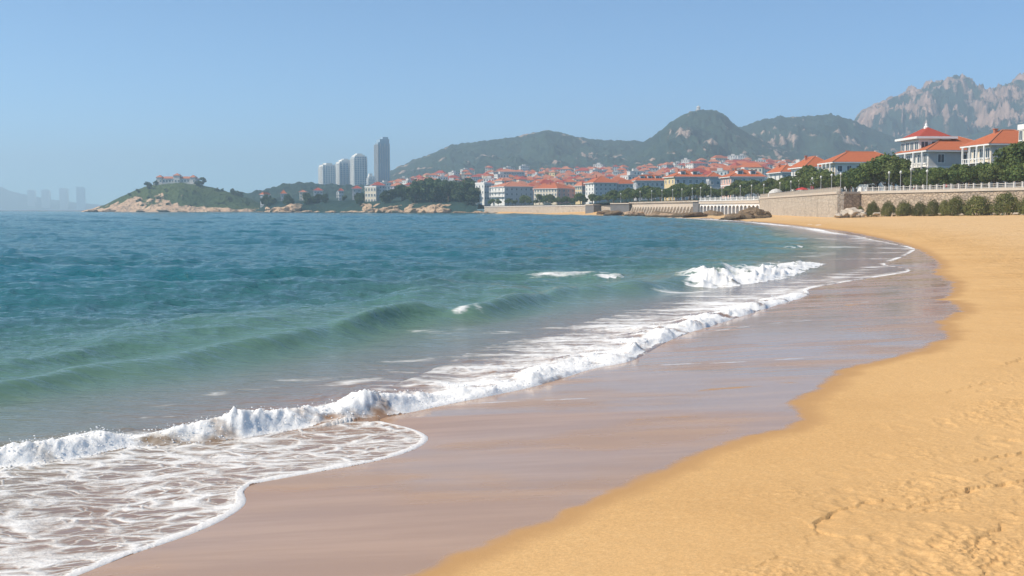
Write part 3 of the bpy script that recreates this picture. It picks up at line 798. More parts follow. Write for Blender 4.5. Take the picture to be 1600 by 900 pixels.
def hill(name, label, ridge, Dr, Df, Db, mat, nx, ny, seed, rough=0.10, rockline=None, zb=2.0, spur=0.0, wob=0.06, rockbias=0.0, rscale=1.0, canopy=0.0, sky=0.05):
    pxs = np.linspace(ridge[0][0], ridge[-1][0], nx)
    vv = np.linspace(0, 1, ny)
    P, Vv = np.meshgrid(pxs, vv)
    Dg = Df + (Db - Df) * Vv
    Xg = (P - CX) / FPX * Dg / math.cos(PITCH)
    Dridge = Dr * (1 + wob * fbm(pxs / 90.0 * rscale, pxs * 0, 3, seed))
    yr = lerp_pts(ridge, pxs)
    zr = np.array([zat(y, d) for y, d in zip(yr, Dridge)])
    u = np.where(Dg < Dridge, (Dg - Df) / (Dridge - Df), 1 - (Dg - Dridge) / (Db - Dridge) * 1.0)
    u = np.clip(u, 0, 1)
    shp = np.where(Dg < Dridge, u ** 1.15, sstep(0, 1, u))
    hh = np.clip(zr - zb, 0, None)
    Z = zb + hh * shp
    s = 1.0 / (0.16 * Dr) * 2.0 * rscale
    n1 = fbm(Xg * s, Dg * s * 0.6, 5, seed + 2)
    r1 = ridged(Xg * s * 1.3 + Dg * s * 0.55 + 0.5 * n1, Dg * s * 0.6 - Xg * s * 0.35, 5, seed + 7)
    r2 = ridged(Xg * s * 5.0, Dg * s * 3.0, 4, seed + 9)
    face = np.sin(np.clip(u, 0, 1) ** 1.4 * math.pi)            # keep the skyline, carve the slopes
    Z = Z + hh * (rough * n1 * face + spur * (r1 - 0.45) * (sky + (1 - sky) * face) + spur * 0.28 * (r2 - 0.4) * (sky + (1 - sky) * face) + 0.012 * fbm(Xg * s * 9, Dg * s * 9, 3, seed + 12))
    if canopy: Z = Z + canopy * np.abs(perlin(Xg / 14, Dg / 14, seed + 20)) * sstep(0, 0.1, u)
    Z = np.where(u <= 0, zb - 3, Z)
    rk = rockbias + 0.9 * (fbm(Xg * s * 2.2, Dg * s * 1.2 + Z * s * 1.5, 5, seed + 15)) + 0.8 * (r2 - 0.42) + (0.9 * (r1 - 0.5) if spur else 0)
    if rockline is not None: rk = rockline(P, Z, Dg, rk)
    V = np.stack([Xg, Dg, Z], -1).reshape(-1, 3)
    o = link(name, np_mesh(name, V, grid_faces(ny, nx), [mat], True, dict(rock=rk.ravel())))
    tag(o, label, kind='structure')
    return o, (pxs, vv, Df, Db, Z)

hill('mountain', 'jagged mountain of pink bare rock and dark green scrub', [(1240, 245), (1290, 215), (1330, 190), (1360, 173), (1380, 165), (1400, 154), (1415, 149), (1440, 144), (1462, 138), (1480, 129), (1495, 129), (1510, 137), (1530, 147), (1545, 145), (1562, 134), (1580, 128), (1592, 131), (1620, 140), (1660, 130), (1720, 165), (1800, 200)],
     3750, 2900, 4500, M['mountain'], 420, 190, 3, 0.10, None, 40, 0.50, 0.05, 0.24, 1.15, 0, 0.30)
hill('hill', 'green hillside with rocky patches below the jagged mountain', [(1090, 240), (1120, 215), (1150, 200), (1180, 190), (1230, 184), (1260, 182), (1290, 181), (1320, 186), (1350, 197), (1390, 215), (1420, 226), (1460, 228), (1500, 214), (1540, 204), (1600, 190), (1680, 185), (1800, 190)],
     3000, 2150, 3500, M['hill'], 360, 150, 23, 0.16, None, 20, 0.30, 0.06, -0.04, 1.0, 5)
hill('hill', 'long low wooded hill with a few bare rock slabs above the town', [(520, 300), (560, 287), (600, 274), (620, 264), (650, 250), (700, 231), (725, 224), (760, 221), (800, 216), (830, 209), (850, 206), (875, 208), (900, 214), (935, 219), (960, 221), (990, 221), (1030, 224), (1070, 235), (1120, 250)],
     2800, 1750, 3400, M['hill'], 420, 160, 43, 0.20, None, 8, 0.22, 0.05, -0.13, 1.0, 5)
PEAK_D = 2500
hill('hill', 'steep wooded hill with a small stone pavilion on its summit', [(880, 275), (930, 255), (970, 240), (995, 229), (1010, 219), (1030, 205), (1045, 192), (1062, 182), (1078, 175), (1088, 173.5), (1100, 174), (1115, 176), (1130, 183), (1142, 195), (1165, 210), (1200, 226), (1240, 240), (1290, 252), (1360, 266), (1420, 280)],
     PEAK_D, 1650, 3100, M['hill'], 420, 160, 63, 0.18, None, 8, 0.24, 0.0, -0.08, 1.0, 4)
hill('hill', 'faint blue hazy hill beyond the water', [(-260, 300), (-160, 285), (-80, 297), (-30, 292), (0, 291), (9, 292), (20, 298), (45, 304), (80, 311), (120, 316), (160, 320), (230, 327)],
     8600, 7900, 9300, M['hill'], 140, 40, 83, 0.05, None, 0.5, 0.05, 0.0, -0.6)
hill('hill', 'low wooded rise behind the left shore houses', [(330, 322), (380, 304), (420, 297), (445, 290), (470, 286.5), (500, 288), (530, 291), (580, 293), (640, 300)],
     1560, 1300, 1800, M['hill'], 200, 60, 93, 0.08, None, 2, 0.05, 0.0, -0.6, 1.0, 6)

# ------------------------------------------------------------------ land behind the sea wall
DW = [(360, 1130), (440, 1010), (500, 985), (560, 930), (600, 900), (650, 880), (700, 870), (757, 805), (850, 735), (914, 645), (954, 562), (983, 525), (1083, 432), (1092, 420), (1184.5, 377), (1305.5, 256), (1340, 258), (1600, 209), (2000, 165)]
COAST = [(360, 320), (400, 318), (430, 315), (470, 313.5), (520, 313.5), (570, 314.5), (620, 314), (680, 312), (735, 316), (757, 321.5)]
TOWN = [(360, 318), (440, 314), (480, 312), (520, 309), (560, 302), (620, 292), (660, 284), (700, 278), (770, 271), (850, 273), (950, 269), (1000, 269), (1050, 262), (1100, 260), (1150, 256), (1200, 259), (1300, 264), (1500, 268), (2000, 270)]
DT = 1620.0
def land_z(px, D):
    px = np.asarray(px, float); D = np.asarray(D, float)
    dw = lerp_pts(DW, px)
    zc = np.where(px < 757, CAMH + (HOR - lerp_pts(COAST, px)) / FPX * (dw + 60), np.interp(px, [757, 914, 960, 1184], [5.4, 5.8, 6.2, 6.3]))
    zt = CAMH + (HOR - lerp_pts(TOWN, px)) / FPX * DT
    u = np.clip((D - dw - 45) / (DT - dw - 45), 0, 1)
    z = zc + (zt - zc) * (0.55 * u + 0.45 * u * u)
    ramp_ = np.clip((D - dw) / 60, 0, 1)
    z = np.where(px < 745, np.where(D < dw, -0.8, np.minimum(z, -0.4 + (zc + 0.4) * (1 - (1 - ramp_) ** 2) + np.clip(z - zc, 0, None))), z)
    return z
pxs = np.arange(388, 1960, 4.0)
uu = np.concatenate([[0, 0.004], np.linspace(0.008, 1, 110) ** 1.5])
P, U = np.meshgrid(pxs, uu)
dw = lerp_pts(DW, P)
Dg = dw + 1.2 - np.where(P < 745, 12, 0) + (2450 - dw) * U
Zg = land_z(P, Dg)
Zg = np.where(P < 430, -1.0 + (Zg + 1.0) * sstep(386, 430, P), Zg)
Zg = np.where(Dg > DT, Zg - (Dg - DT) * 0.01, Zg) + 0.9 * fbm(P * Dg / 30000, Dg / 60, 3, 31) * sstep(30, 120, Dg - dw)
V = np.stack([(P - CX) / FPX * Dg / math.cos(PITCH), Dg, Zg], -1).reshape(-1, 3)
o = link('land', np_mesh('land', V, grid_faces(*P.shape), [M['hill']], True, dict(rock=np.full(P.size, -0.4))))
tag(o, 'green land sloping up from the promenade to the town', kind='structure')

# small far beach below the distant wall
pxs = np.arange(752, 960, 4.0); P, U = np.meshgrid(pxs, np.linspace(0, 1, 16))
Dg = lerp_pts(DW, P) - 100 + 101 * U
Zg = -1.0 + 2.9 * U ** 1.3 * sstep(752, 790, P) + 0.1 * fbm(P / 8, Dg / 20, 3, 35)
V = np.stack([(P - CX) / FPX * Dg / math.cos(PITCH), Dg, Zg], -1).reshape(-1, 3)
o = link('sand_cove', np_mesh('sand_cove', V, grid_faces(*P.shape), [M['sand']], True))
tag(o, 'small strip of pale sand below the distant wall', kind='structure')

# ------------------------------------------------------------------ island
ISL_D = 1320.0
ISL = [(120, 334), (135, 330), (150, 326), (168, 320), (180, 314), (192, 308), (208, 301), (225, 294), (240, 289), (255, 287), (280, 286), (305, 287), (325, 291), (345, 296), (362, 301), (380, 307), (395, 312), (412, 320), (430, 334)]
ROCKL = [(120, 322), (165, 320), (182, 315), (205, 311), (228, 308), (245, 303), (258, 299), (262, 309), (272, 318), (300, 322), (340, 325), (430, 327)]
def isl_rock(P, Z, Dg, rk):
    zl = CAMH + (HOR - lerp_pts(ROCKL, P)) / FPX * Dg
    a = np.clip((zl - Z) / 3.0, -1, 1) * 0.42 + 0.30 + 0.75 * rk
    return np.where(Z < 3.0, np.maximum(a, 0.7), a)
isl, ISLG = hill('island', 'rocky wooded islet crowned by a red roofed mansion', ISL, ISL_D, 1195, 1460, M['island'], 260, 80, 103, 0.10, isl_rock, -1.5, 0.20, 0.0, -0.1, 1.4, 1.2)

def isl_z(px, D):
    pxs, vv, Df, Db, Zt_ = ISLG
    j = int(np.clip(np.interp(px, pxs, np.arange(len(pxs))), 0, len(pxs) - 1)); i = int(np.clip((D - Df) / (Db - Df) * (len(vv) - 1), 0, len(vv) - 1))
    return float(Zt_[i, j])

# ------------------------------------------------------------------ sea walls
def wp(px, D, z=0.0): return Vector(((px - CX) / FPX * D / math.cos(PITCH), D, z))
def dwall(px): return float(lerp_pts(DW, px))

def run_box(mb, p0, p1, z00, z01, z10, z11, t0, t1, m=0):
    """a wall along p0-p1: bottom/top heights at each end, from t0 to t1 metres inland"""
    d = (p1 - p0); d.z = 0; d.normalize()
    n = Vector((d.y, -d.x, 0))                     # inland is to the right of the run
    a0, a1 = p0 + n * t0, p0 + n * t1; b0, b1 = p1 + n * t0, p1 + n * t1
    k = len(mb.v)
    for q, zl, zh in ((a0, z00, z01), (a1, z00, z01), (b1, z10, z11), (b0, z10, z11)):
        mb.v += [(q.x, q.y, zl), (q.x, q.y, zh)]
    for f in ((0, 2, 3, 1), (2, 4, 5, 3), (4, 6, 7, 5), (6, 0, 1, 7), (1, 3, 5, 7), (0, 6, 4, 2)):
        mb.f.append(tuple(k + i for i in f)); mb.m.append(m)

def empty(name, loc=(0, 0, 0), rz=0.0):
    return link(name, None, None, loc, rz)

R0, R1_, CORN, INN, ARC0, ARC1 = wp(1660, 199), wp(1340, 258), wp(1305.5, 256), wp(1340, 258), wp(1184.5, 377), wp(1092, 420)
ZT = 6.35
sw = tag(empty('sea_wall'), 'rough tan stone sea wall behind the row of round bushes', 'wall')
mb = MB(); run_box(mb, R0, R1_, -1, ZT, -1, ZT, 0, 1.2); mb.build('wall', M['stone'], sw)
mb = MB(); run_box(mb, R0, R1_, ZT, ZT + .55, ZT, ZT + .55, -0.22, 1.3); mb.build('coping', M['coping'], sw)
bw = tag(empty('bastion_wall'), 'pale block stone bastion wall with a shaded corner, jutting onto the sand', 'wall')
mb = MB(); run_box(mb, CORN, ARC0, -1, ZT, -1, ZT, 0, 1.5); mb.build('wall', M['ashlar'], bw)
mb = MB(); run_box(mb, INN + Vector((1.2, 0, 0)), CORN + Vector((1.503, 0, 0)), -1, ZT - .003, -1, ZT - .003, 0, 1.2); mb.build('return_wall', M['stone'], bw)
mb = MB(); run_box(mb, CORN, ARC0, ZT, ZT + .5, ZT, ZT + .5, -0.22, 1.6); run_box(mb, INN + Vector((1.3, 0, 0)), CORN + Vector((1.603, 0, 0)), ZT + .002, ZT + .502, ZT + .002, ZT + .502, -0.2, 1.2); mb.build('coping', M['coping'], bw)

def railing(name, label, p0, p1, z0, z1, step, h, pw, mat, solid=False):
    root = tag(empty(name, (p0.x, p0.y, z0)), label, 'railing')
    L = (p1 - p0).xy.length; n = max(2, int(L / step)); d = p1 - p0; ang = math.atan2(d.y, d.x)
    pm = MB(); pm.box(-pw / 2, pw / 2, -pw / 2, pw / 2, 0, h); pm.box(-pw * .65, pw * .65, -pw * .65, pw * .65, h, h + .1)
    pme = pm.mesh('post', [mat])
    for i in range(n + 1):
        f = i / n
        link('post', pme, root, (d.x * f, d.y * f, (z1 - z0) * f), ang)
    for zz, th in ((h * .82, .09), (h * .45, .06), (.14, .09)):
        rm = MB(); rm.tube((0, 0, zz), (d.x, d.y, zz + z1 - z0), th * .7, th * .7, 4); rm.build('rail', mat, root)
    if solid:     # close balusters between the posts
        bmv = MB()
        for i in range(n * 5):
            f = (i + .5) / (n * 5); bmv.tube((d.x * f, d.y * f, .1 + (z1 - z0) * f), (d.x * f, d.y * f, h * .82 + (z1 - z0) * f), .07, .07, 4, cap=False)
        b = bmv.build('balusters', mat, root); b['kind'] = 'stuff'
    return root
def inl(p, q, t):
    d = (q - p); d.z = 0; d.normalize(); return Vector((d.y, -d.x, 0)) * t
v = inl(R0, R1_, .5); railing('railing', 'pale post and rail balustrade on top of the wall behind the bushes', R0 + v, R1_ + v, ZT + .55, ZT + .55, 2.2, 1.0, .30, M['stonegrey'])
v = inl(CORN, ARC0, .5); railing('railing', 'stone baluster railing along the top of the bastion wall', CORN + v, ARC0 + v, ZT + .5, ZT + .5, 2.6, 1.05, .36, M['coping'], True)

# arcade with round arches
ac = tag(empty('arcade', (ARC0.x, ARC0.y, 0)), 'long pale arcade of dark round arches carrying the promenade above the rocks', 'arcade')
d = ARC1 - ARC0; L = d.xy.length; ang = math.atan2(d.y, d.x); NB = 16; PB = L / NB
ac.rotation_euler.z = ang
def arch_mesh():
    mb = MB(); ow, z0, zs, zt = PB * .82, -0.6, 3.3, 4.9; r = ow / 2; c = PB / 2; k = 8
    arc = [(c + r * math.cos(math.pi - math.pi * i / k), zs + r * .8 * math.sin(math.pi * i / k)) for i in range(k + 1)]
    yf, yb = 0.0, -0.55
    mb.quad((0, yf, z0), (c - r, yf, z0), (c - r, yf, zs), (0, yf, zs)); mb.quad((c + r, yf, z0), (PB, yf, z0), (PB, yf, zs), (c + r, yf, zs))
    mb.quad((0, yf, zs), (c - r, yf, zs), (c - r, yf, zt), (0, yf, zt)); mb.quad((c + r, yf, zs), (PB, yf, zs), (PB, yf, zt), (c + r, yf, zt))
    for a, b in zip(arc[:-1], arc[1:]):
        mb.quad((a[0], yf, a[1]), (b[0], yf, b[1]), (b[0], yf, zt), (a[0], yf, zt))
        mb.quad((a[0], yf, a[1]), (a[0], yb, a[1]), (b[0], yb, b[1]), (b[0], yf, b[1]))
    mb.quad((c - r, yf, z0), (c - r, yb, z0), (c - r, yb, zs), (c - r, yf, zs)); mb.quad((c + r, yf, z0), (c + r, yf, zs), (c + r, yb, zs), (c + r, yb, z0))
    return mb.mesh('arch', [M['trim']])
am = arch_mesh()
for i in range(NB): link('arch', am, ac, (i * PB, 0, 0))
mb = MB(); mb.box(0, L, -3.4, -.56, -1, 4.9); mb.build('back_wall', M['darkstone'], ac)
mb = MB(); mb.box(-.3, L + .3, -3.4, .35, 4.903, 5.9); mb.build('deck', M['coping'], ac)
mb = MB(); mb.box(-.2, L + .2, -.1, .55, 5.9, 6.15); mb.build('ledge', M['trim'], ac)
v = inl(ARC0, ARC1, .2); railing('railing', 'white railing above the round arches', ARC0 + v, ARC1 + v, 6.15, 6.15, 4.0, 1.1, .4, M['trim'], True)

# buttressed wall, dark piers, distant wall
P5a, P5b = wp(1083, 432), wp(983, 525)
bt = tag(empty('buttressed_wall'), 'low tan wall on slanted buttresses above the shore rocks', 'wall')
mb = MB(); run_box(mb, P5a, P5b, -1, 5.6, -1, 5.6, 0, 2.0); mb.build('wall', M['coping'], bt)
mb = MB(); run_box(mb, P5a, P5b, 5.6, 6.3, 5.6, 6.3, -.5, 2.1); mb.build('parapet', M['ashlar'], bt)
d5 = P5b - P5a; nb5 = 22; a5 = math.atan2(d5.y, d5.x)
mb = MB(); mb.poly([(-.6, 0, -1), (.6, 0, -1), (.6, 0, 3.9), (-.6, 0, 3.9)]); 
mb.v += []; 
bmx = MB()
for sx in (-.55, .55):
    bmx.poly([(sx, 0, -1), (sx, 2.6, -1), (sx, .5, 3.9), (sx, 0, 3.9)] if sx > 0 else [(sx, 0, 3.9), (sx, .5, 3.9), (sx, 2.6, -1), (sx, 0, -1)])
bmx.quad((-.55, 2.6, -1), (-.55, .5, 3.9), (.55, .5, 3.9), (.55, 2.6, -1)); bmx.quad((-.55, .5, 3.9), (-.55, 0, 3.9), (.55, 0, 3.9), (.55, .5, 3.9))
bme = bmx.mesh('buttress', [M['ashlar']])
for i in range(nb5):
    f = (i + .5) / nb5; link('buttress', bme, bt, (P5a.x + d5.x * f, P5a.y + d5.y * f, 0), a5)
def pier(label, xa, xb, D, zt, mat):
    p, q = wp(xb, D), wp(xa, D + 6)
    r = tag(empty('stone_pier'), label, 'pier'); mb = MB(); run_box(mb, p, q, -1, zt, -1, zt, 0, 9); mb.build('wall', mat, r)
    mb = MB(); run_box(mb, p, q, zt, zt + .5, zt, zt + .5, -.4, 9.4); mb.build('coping', M['coping'], r)
pier('dark square stone pier where the arches meet the buttressed wall', 1081, 1090, 421, 5.7, M['darkstone'])
pier('long dark stone pier above the shore rocks left of the buttresses', 953, 982, 520, 5.4, M['darkstone'])
pier('small dark stone pier at the end of the distant sand strip', 914, 927, 600, 5.2, M['darkstone'])
P7a, P7b = wp(985, 530), wp(757, 807)
dwl = tag(empty('distant_wall'), 'distant low tan wall behind the small strip of sand', 'wall')
mb = MB(); run_box(mb, wp(925, 630), P7b, -1, 4.9, -1, 4.6, 0, 2); run_box(mb, wp(985, 528), wp(925, 629), -1, 5.3, -1, 4.9, 0, 2); mb.build('wall', M['ashlar'], dwl)
mb = MB(); run_box(mb, wp(925, 630), P7b, 4.9, 5.5, 4.6, 5.2, -.3, 2.2); mb.build('coping', M['stonegrey'], dwl)

# promenade paving behind the walls
pl = [wp(1720, 190), wp(1600, 209.5), wp(1342, 258.3), wp(1306, 257.5), wp(1184.5, 378), wp(1092, 421), wp(1083, 433), wp(983, 526), wp(925, 632), wp(757, 809)]
mb = MB()
for a, b in zip(pl[:-1], pl[1:]):
    n0 = Vector((1, .35, 0)) * 13; z0 = 6.55 if a.y < 600 else 6.1; z1 = 6.55 if b.y < 600 else 6.1
    if a.y > 630: z0, z1 = 5.9, (5.9 if b.y < 750 else 5.6)
    mb.quad((a.x, a.y, z0), (a.x + n0.x, a.y + n0.y, z0), (b.x + n0.x, b.y + n0.y, z1), (b.x, b.y, z1))
o = mb.build('promenade', M['asph']); tag(o, 'paved promenade along the top of the sea walls', kind='structure')

# ------------------------------------------------------------------ buildings
_wcache = {}
def window_mesh(w, h, fm, arch=False, mull=True):
    k = (round(w, 2), round(h, 2), fm, mull)
    if k not in _wcache:
        f = MB(); t = max(.10, .09 * w)
        f.box(-w / 2 - t, -w / 2, -.12, .02, -t, h + t); f.box(w / 2, w / 2 + t, -.12, .02, -t, h + t)
        f.box(-w / 2, w / 2, -.12, .02, h, h + t); f.box(-w / 2 - t, w / 2 + t, -.2, .02, -t * 1.6, -.001)
        if mull: f.box(-t * .35, t * .35, -.09, .02, 0, h)
        g = MB(); g.quad((-w / 2, -.035, 0), (w / 2, -.035, 0), (w / 2, -.035, h), (-w / 2, -.035, h))
        _wcache[k] = (f.mesh('window', [M[fm]]), g.mesh('pane', [M['glass']]))
    return _wcache[k]

def add_window(parent, x, y, z, rz, w, h, fm='trim', sub=True, mull=True):
    a, b = window_mesh(w, h, fm, False, mull)
    o = link('window', a, parent, (x, y, z), rz)
    link('pane', b, o)
    return o

def hip(mb, x0, x1, y0, y1, z0, h, m=0, gable=False):
    w, d = x1 - x0, y1 - y0
    if abs(w - d) < .15 * max(w, d):
        c = ((x0 + x1) / 2, (y0 + y1) / 2, z0 + h)
        q = [(x0, y0, z0), (x1, y0, z0), (x1, y1, z0), (x0, y1, z0)]
        for i in range(4): mb.poly([q[i], q[(i + 1) % 4], c], m)
        return [(q[i], c) for i in range(4)]
    if w > d:
        i = d / 2; a, b = (x0 + i, (y0 + y1) / 2, z0 + h), (x1 - i, (y0 + y1) / 2, z0 + h)
        mb.quad((x0, y0, z0), (x1, y0, z0), b, a, m); mb.quad((x1, y1, z0), (x0, y1, z0), a, b, m)
        mb.poly([(x0, y1, z0), (x0, y0, z0), a], m); mb.poly([(x1, y0, z0), (x1, y1, z0), b], m)
        return [((x0, y0, z0), a), ((x0, y1, z0), a), ((x1, y0, z0), b), ((x1, y1, z0), b), (a, b)]
    i = w / 2; a, b = ((x0 + x1) / 2, y0 + i, z0 + h), ((x0 + x1) / 2, y1 - i, z0 + h)
    mb.quad((x0, y1, z0), (x0, y0, z0), a, b, m); mb.quad((x1, y0, z0), (x1, y1, z0), b, a, m)
    mb.poly([(x0, y0, z0), (x1, y0, z0), a], m); mb.poly([(x1, y1, z0), (x0, y1, z0), b], m)
    return [((x0, y0, z0), a), ((x1, y0, z0), a), ((x0, y1, z0), b), ((x1, y1, z0), b), (a, b)]

def building(name, label, x0, x1, x2, yeave, D, yaw=0.0, ypeak=None, wall='white', wallR=None, roof='roof', floors=3, nL=3, nR=3, cat='building',
             group=None, wl=(1.3, 1.7), wr=(1.2, 1.6), over=0.8, balcony=False, dormers=0, chimneys=1, base=None, fm='trim', parapet=False, maxL=40, band=False, rmeta=None):
    C = wp(x1, D); ya = math.radians(yaw); t0, t2 = (x0 - CX) / FPX / math.cos(PITCH), (x2 - CX) / FPX / math.cos(PITCH)
    Ld = (C.x - t0 * C.y) / (math.sin(ya) + t0 * math.cos(ya)) if x0 < x1 else 9.0
    Ld = min(abs(Ld), maxL) if Ld > 0 else 12.0
    Lw = (t2 * C.y - C.x) / (math.cos(ya) - t2 * math.sin(ya))
    zb = float(land_z(x1, D)) - .4 if base is None else base
    ze = zat(yeave, D); H = ze - zb
    root = tag(empty(name, (C.x, C.y, zb), ya), label, cat, group)
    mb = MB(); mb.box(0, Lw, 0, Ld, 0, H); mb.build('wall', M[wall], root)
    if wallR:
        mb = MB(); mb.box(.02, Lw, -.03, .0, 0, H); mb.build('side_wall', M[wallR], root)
    fh = H / floors
    if roof and not parapet:
        mb = MB(); mb.box(-over, Lw + over, -over, Ld + over, H, H + .35); mb.build('eaves', M['trim'], root)
        hp = zat(ypeak, D + min(Lw, Ld) / 2) - ze - .35
        mb = MB(); edges = hip(mb, -over - .05, Lw + over + .05, -over - .05, Ld + over + .05, H + .352, hp); rf = mb.build('roof', M[roof], root)
        mb = MB()
        for a, b in edges: mb.tube((a[0], a[1], a[2] + .02), (b[0], b[1], b[2] + .02), .16, .16, 5)
        mb.build('ridge_caps', M['roofbrown'], rf)
        for i in range(dormers):
            f = (i + .8) / (dormers + .6); dx = Lw * f; dz = hp * .18; dy = min(Lw, Ld) / 2 * .25
            mb = MB(); mb.box(dx - 1.3, dx + 1.3, dy, dy + 3.5, H + .35 + dz, H + .35 + dz + 2.0); dm = mb.build('dormer', M['trim'], rf)
            mb = MB(); mb.box(dx - .9, dx + .9, dy - .06, dy - .003, H + .35 + dz + .4, H + .35 + dz + 1.7); mb.build('pane', M['glass'], rf)
            mb = MB(); mb.box(dx - 1.6, dx + 1.6, dy - .3, dy + 3.8, H + .35 + dz + 2.003, H + .35 + dz + 2.25); mb.build('dormer_roof', M[roof], rf)
        for i in range(chimneys):
            f = .3 + .45 * i; mb = MB(); cx_, cy_ = Lw * f, Ld * .55
            mb.box(cx_ - .35, cx_ + .35, cy_ - .35, cy_ + .35, H + hp * .4, H + hp + .5); mb.box(cx_ - .48, cx_ + .48, cy_ - .48, cy_ + .48, H + hp + .5, H + hp + .7); mb.build('chimney', M['white' if i % 2 else 'roofbrown'], rf)
    else:
        mb = MB()
        for bx in ((-.2, Lw + .2, -.2, .25), (-.2, Lw + .2, Ld - .25, Ld + .2), (-.2, .25, .25, Ld - .25), (Lw - .25, Lw + .2, .25, Ld - .25)): mb.box(*bx, H - .3, H + .8)
        mb.build('parapet', M['trim'], root)
    if band:
        mb = MB(); mb.box(-.15, Lw + .1, -.15, -.032, H - fh - .25, H - fh + .1); mb.box(-.15, -.002, -.032, Ld, H - fh - .25, H - fh + .1); mb.build('string_course', M['trim'], root)
    for k in range(max(0, floors - 3), floors):        # lower floors stand hidden behind the trees
        zz = k * fh + fh * .28
        for i in range(nL): add_window(root, -.0, Ld * (i + .5) / nL, zz, -math.pi / 2, min(wl[0], Ld / nL * .62), min(wl[1], fh * .58), fm)
        for i in range(nR): add_window(root, Lw * (i + .5) / nR, -.032 if wallR else 0, zz, 0, min(wr[0], Lw / nR * .55), min(wr[1], fh * .55), fm)
    if balcony:
        for k in range(max(1, floors - 2), floors):
            z = k * fh; mb = MB(); mb.box(-1.5, -.003, .3, Ld - .3, z - .15, z); 
            mb.box(-1.5, -1.35, .3, Ld - .3, z + .85, z + 1.0); 
            nbal = max(4, int(Ld / .9))
            for i in range(nbal + 1):
                yy = .35 + (Ld - .7) * i / nbal; mb.box(-1.48, -1.37, yy - .08, yy + .08, z, z + .85)
            mb.build('balcony', M['trim'], root)
        for i in range(4):
            yy = .5 + (Ld - 1.0) * i / 3; mb = MB(); mb.box(-1.52, -1.22, yy - .16, yy + .16, H - 2 * fh, H - .001); mb.build('column', M['trim'], root)
    return root, Lw, Ld, H, zb

# the big villa
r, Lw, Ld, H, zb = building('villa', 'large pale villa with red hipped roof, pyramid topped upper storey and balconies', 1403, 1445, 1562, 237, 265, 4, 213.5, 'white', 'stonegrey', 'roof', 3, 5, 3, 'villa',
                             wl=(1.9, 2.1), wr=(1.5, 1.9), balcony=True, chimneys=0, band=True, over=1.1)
ux0, uy0 = .2, 5.6; uw, uL = 8.0, 10.5
uz0, uz1 = H + .36, zat(217, 271) - zb
mb = MB(); mb.box(ux0, ux0 + uw, uy0, uy0 + uL, uz0 - 2.0, uz1); up = mb.build('upper_storey', M['white'], r)
mb = MB(); mb.box(ux0 - 1.2, ux0 + uw + 1.2, uy0 - 1.2, uy0 + uL + 1.2, uz1, uz1 + .55); mb.build('upper_eaves', M['trim'], r)
mb = MB(); pk = zat(199.5, 276) - zb; e = hip(mb, ux0 - .3, ux0 + uw + .3, uy0 - .3, uy0 + uL + .3, uz1 + .553, pk - uz1 - .55); pr = mb.build('pyramid_roof', M['roofred'], r)
mb = MB(); mb.lathe([(.55, pk - .3), (.6, pk + .2), (.3, pk + .45), (.35, pk + .8), (.1, pk + 1.1), (.04, pk + 2.0), (.001, pk + 2.1)], 8, 0, (ux0 + uw / 2, uy0 + uL / 2)); mb.build('finial', M['trim'], pr)
for i in range(4): add_window(r, ux0, uy0 + uL * (i + .5) / 4, uz0 + .5, -math.pi / 2, 1.9, max(1.2, uz1 - uz0 - 1.2))
for i in range(3): add_window(r, ux0 + uw * (i + .5) / 3, uy0, uz0 + .5, 0, 1.7, max(1.2, uz1 - uz0 - 1.2))
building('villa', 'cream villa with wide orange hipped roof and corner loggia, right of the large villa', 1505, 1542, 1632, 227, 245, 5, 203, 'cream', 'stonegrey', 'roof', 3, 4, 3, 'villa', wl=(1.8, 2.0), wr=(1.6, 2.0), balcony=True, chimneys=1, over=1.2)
building('apartment_block', 'cream flat roofed block cut off by the right edge', 1584, 1616, 1690, 197, 224, 8, None, 'cream', None, None, 4, 4, 6, 'building', wl=(1.6, 2.0), parapet=True)
B = building
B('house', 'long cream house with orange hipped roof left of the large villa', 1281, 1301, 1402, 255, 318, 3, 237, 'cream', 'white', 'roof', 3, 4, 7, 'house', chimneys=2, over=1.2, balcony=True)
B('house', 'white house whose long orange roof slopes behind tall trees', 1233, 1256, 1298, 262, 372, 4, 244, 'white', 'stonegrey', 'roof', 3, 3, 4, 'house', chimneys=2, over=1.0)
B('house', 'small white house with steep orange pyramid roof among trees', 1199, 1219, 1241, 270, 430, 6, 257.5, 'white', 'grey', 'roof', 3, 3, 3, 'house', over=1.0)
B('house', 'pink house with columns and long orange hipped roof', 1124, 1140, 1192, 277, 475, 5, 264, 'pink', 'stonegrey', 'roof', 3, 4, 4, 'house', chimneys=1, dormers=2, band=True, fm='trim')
B('house', 'small low house with red hipped roof beside the pink house', 1101, 1106, 1124, 277, 560, 8, 269, 'grey', None, 'roof', 2, 2, 2, 'house', chimneys=0)
B('house', 'yellow fronted house with dormers in its wide orange roof', 1036.5, 1052.5, 1101, 277, 530, 12, 265.5, 'yellow', 'grey', 'roof', 3, 3, 5, 'house', dormers=2, chimneys=1)
B('apartment_block', 'grey block with red roof and white dormers among promenade trees', 988.5, 993, 1036, 283, 610, 6, 273, 'grey', None, 'roof', 3, 2, 6, 'building', dormers=3, chimneys=0)
B('apartment_block', 'tall white block with red panels and orange hipped roof', 914, 927.5, 963, 286, 690, 18, 274.5, 'white', 'grey', 'roof', 5, 3, 5, 'building', chimneys=1, over=1.0)
B('apartment_block', 'lower grey wing with red roof beside the tall white block', 962, 964, 988, 288, 700, 8, 281, 'grey', None, 'roof', 4, 2, 4, 'building', chimneys=0)
B('apartment_block', 'narrow yellow block with red balconies left of the tall white block', 898, 908.5, 915, 291, 720, 40, 284, 'yellow', 'pink', 'roofbrown', 4, 3, 2, 'building', chimneys=0)
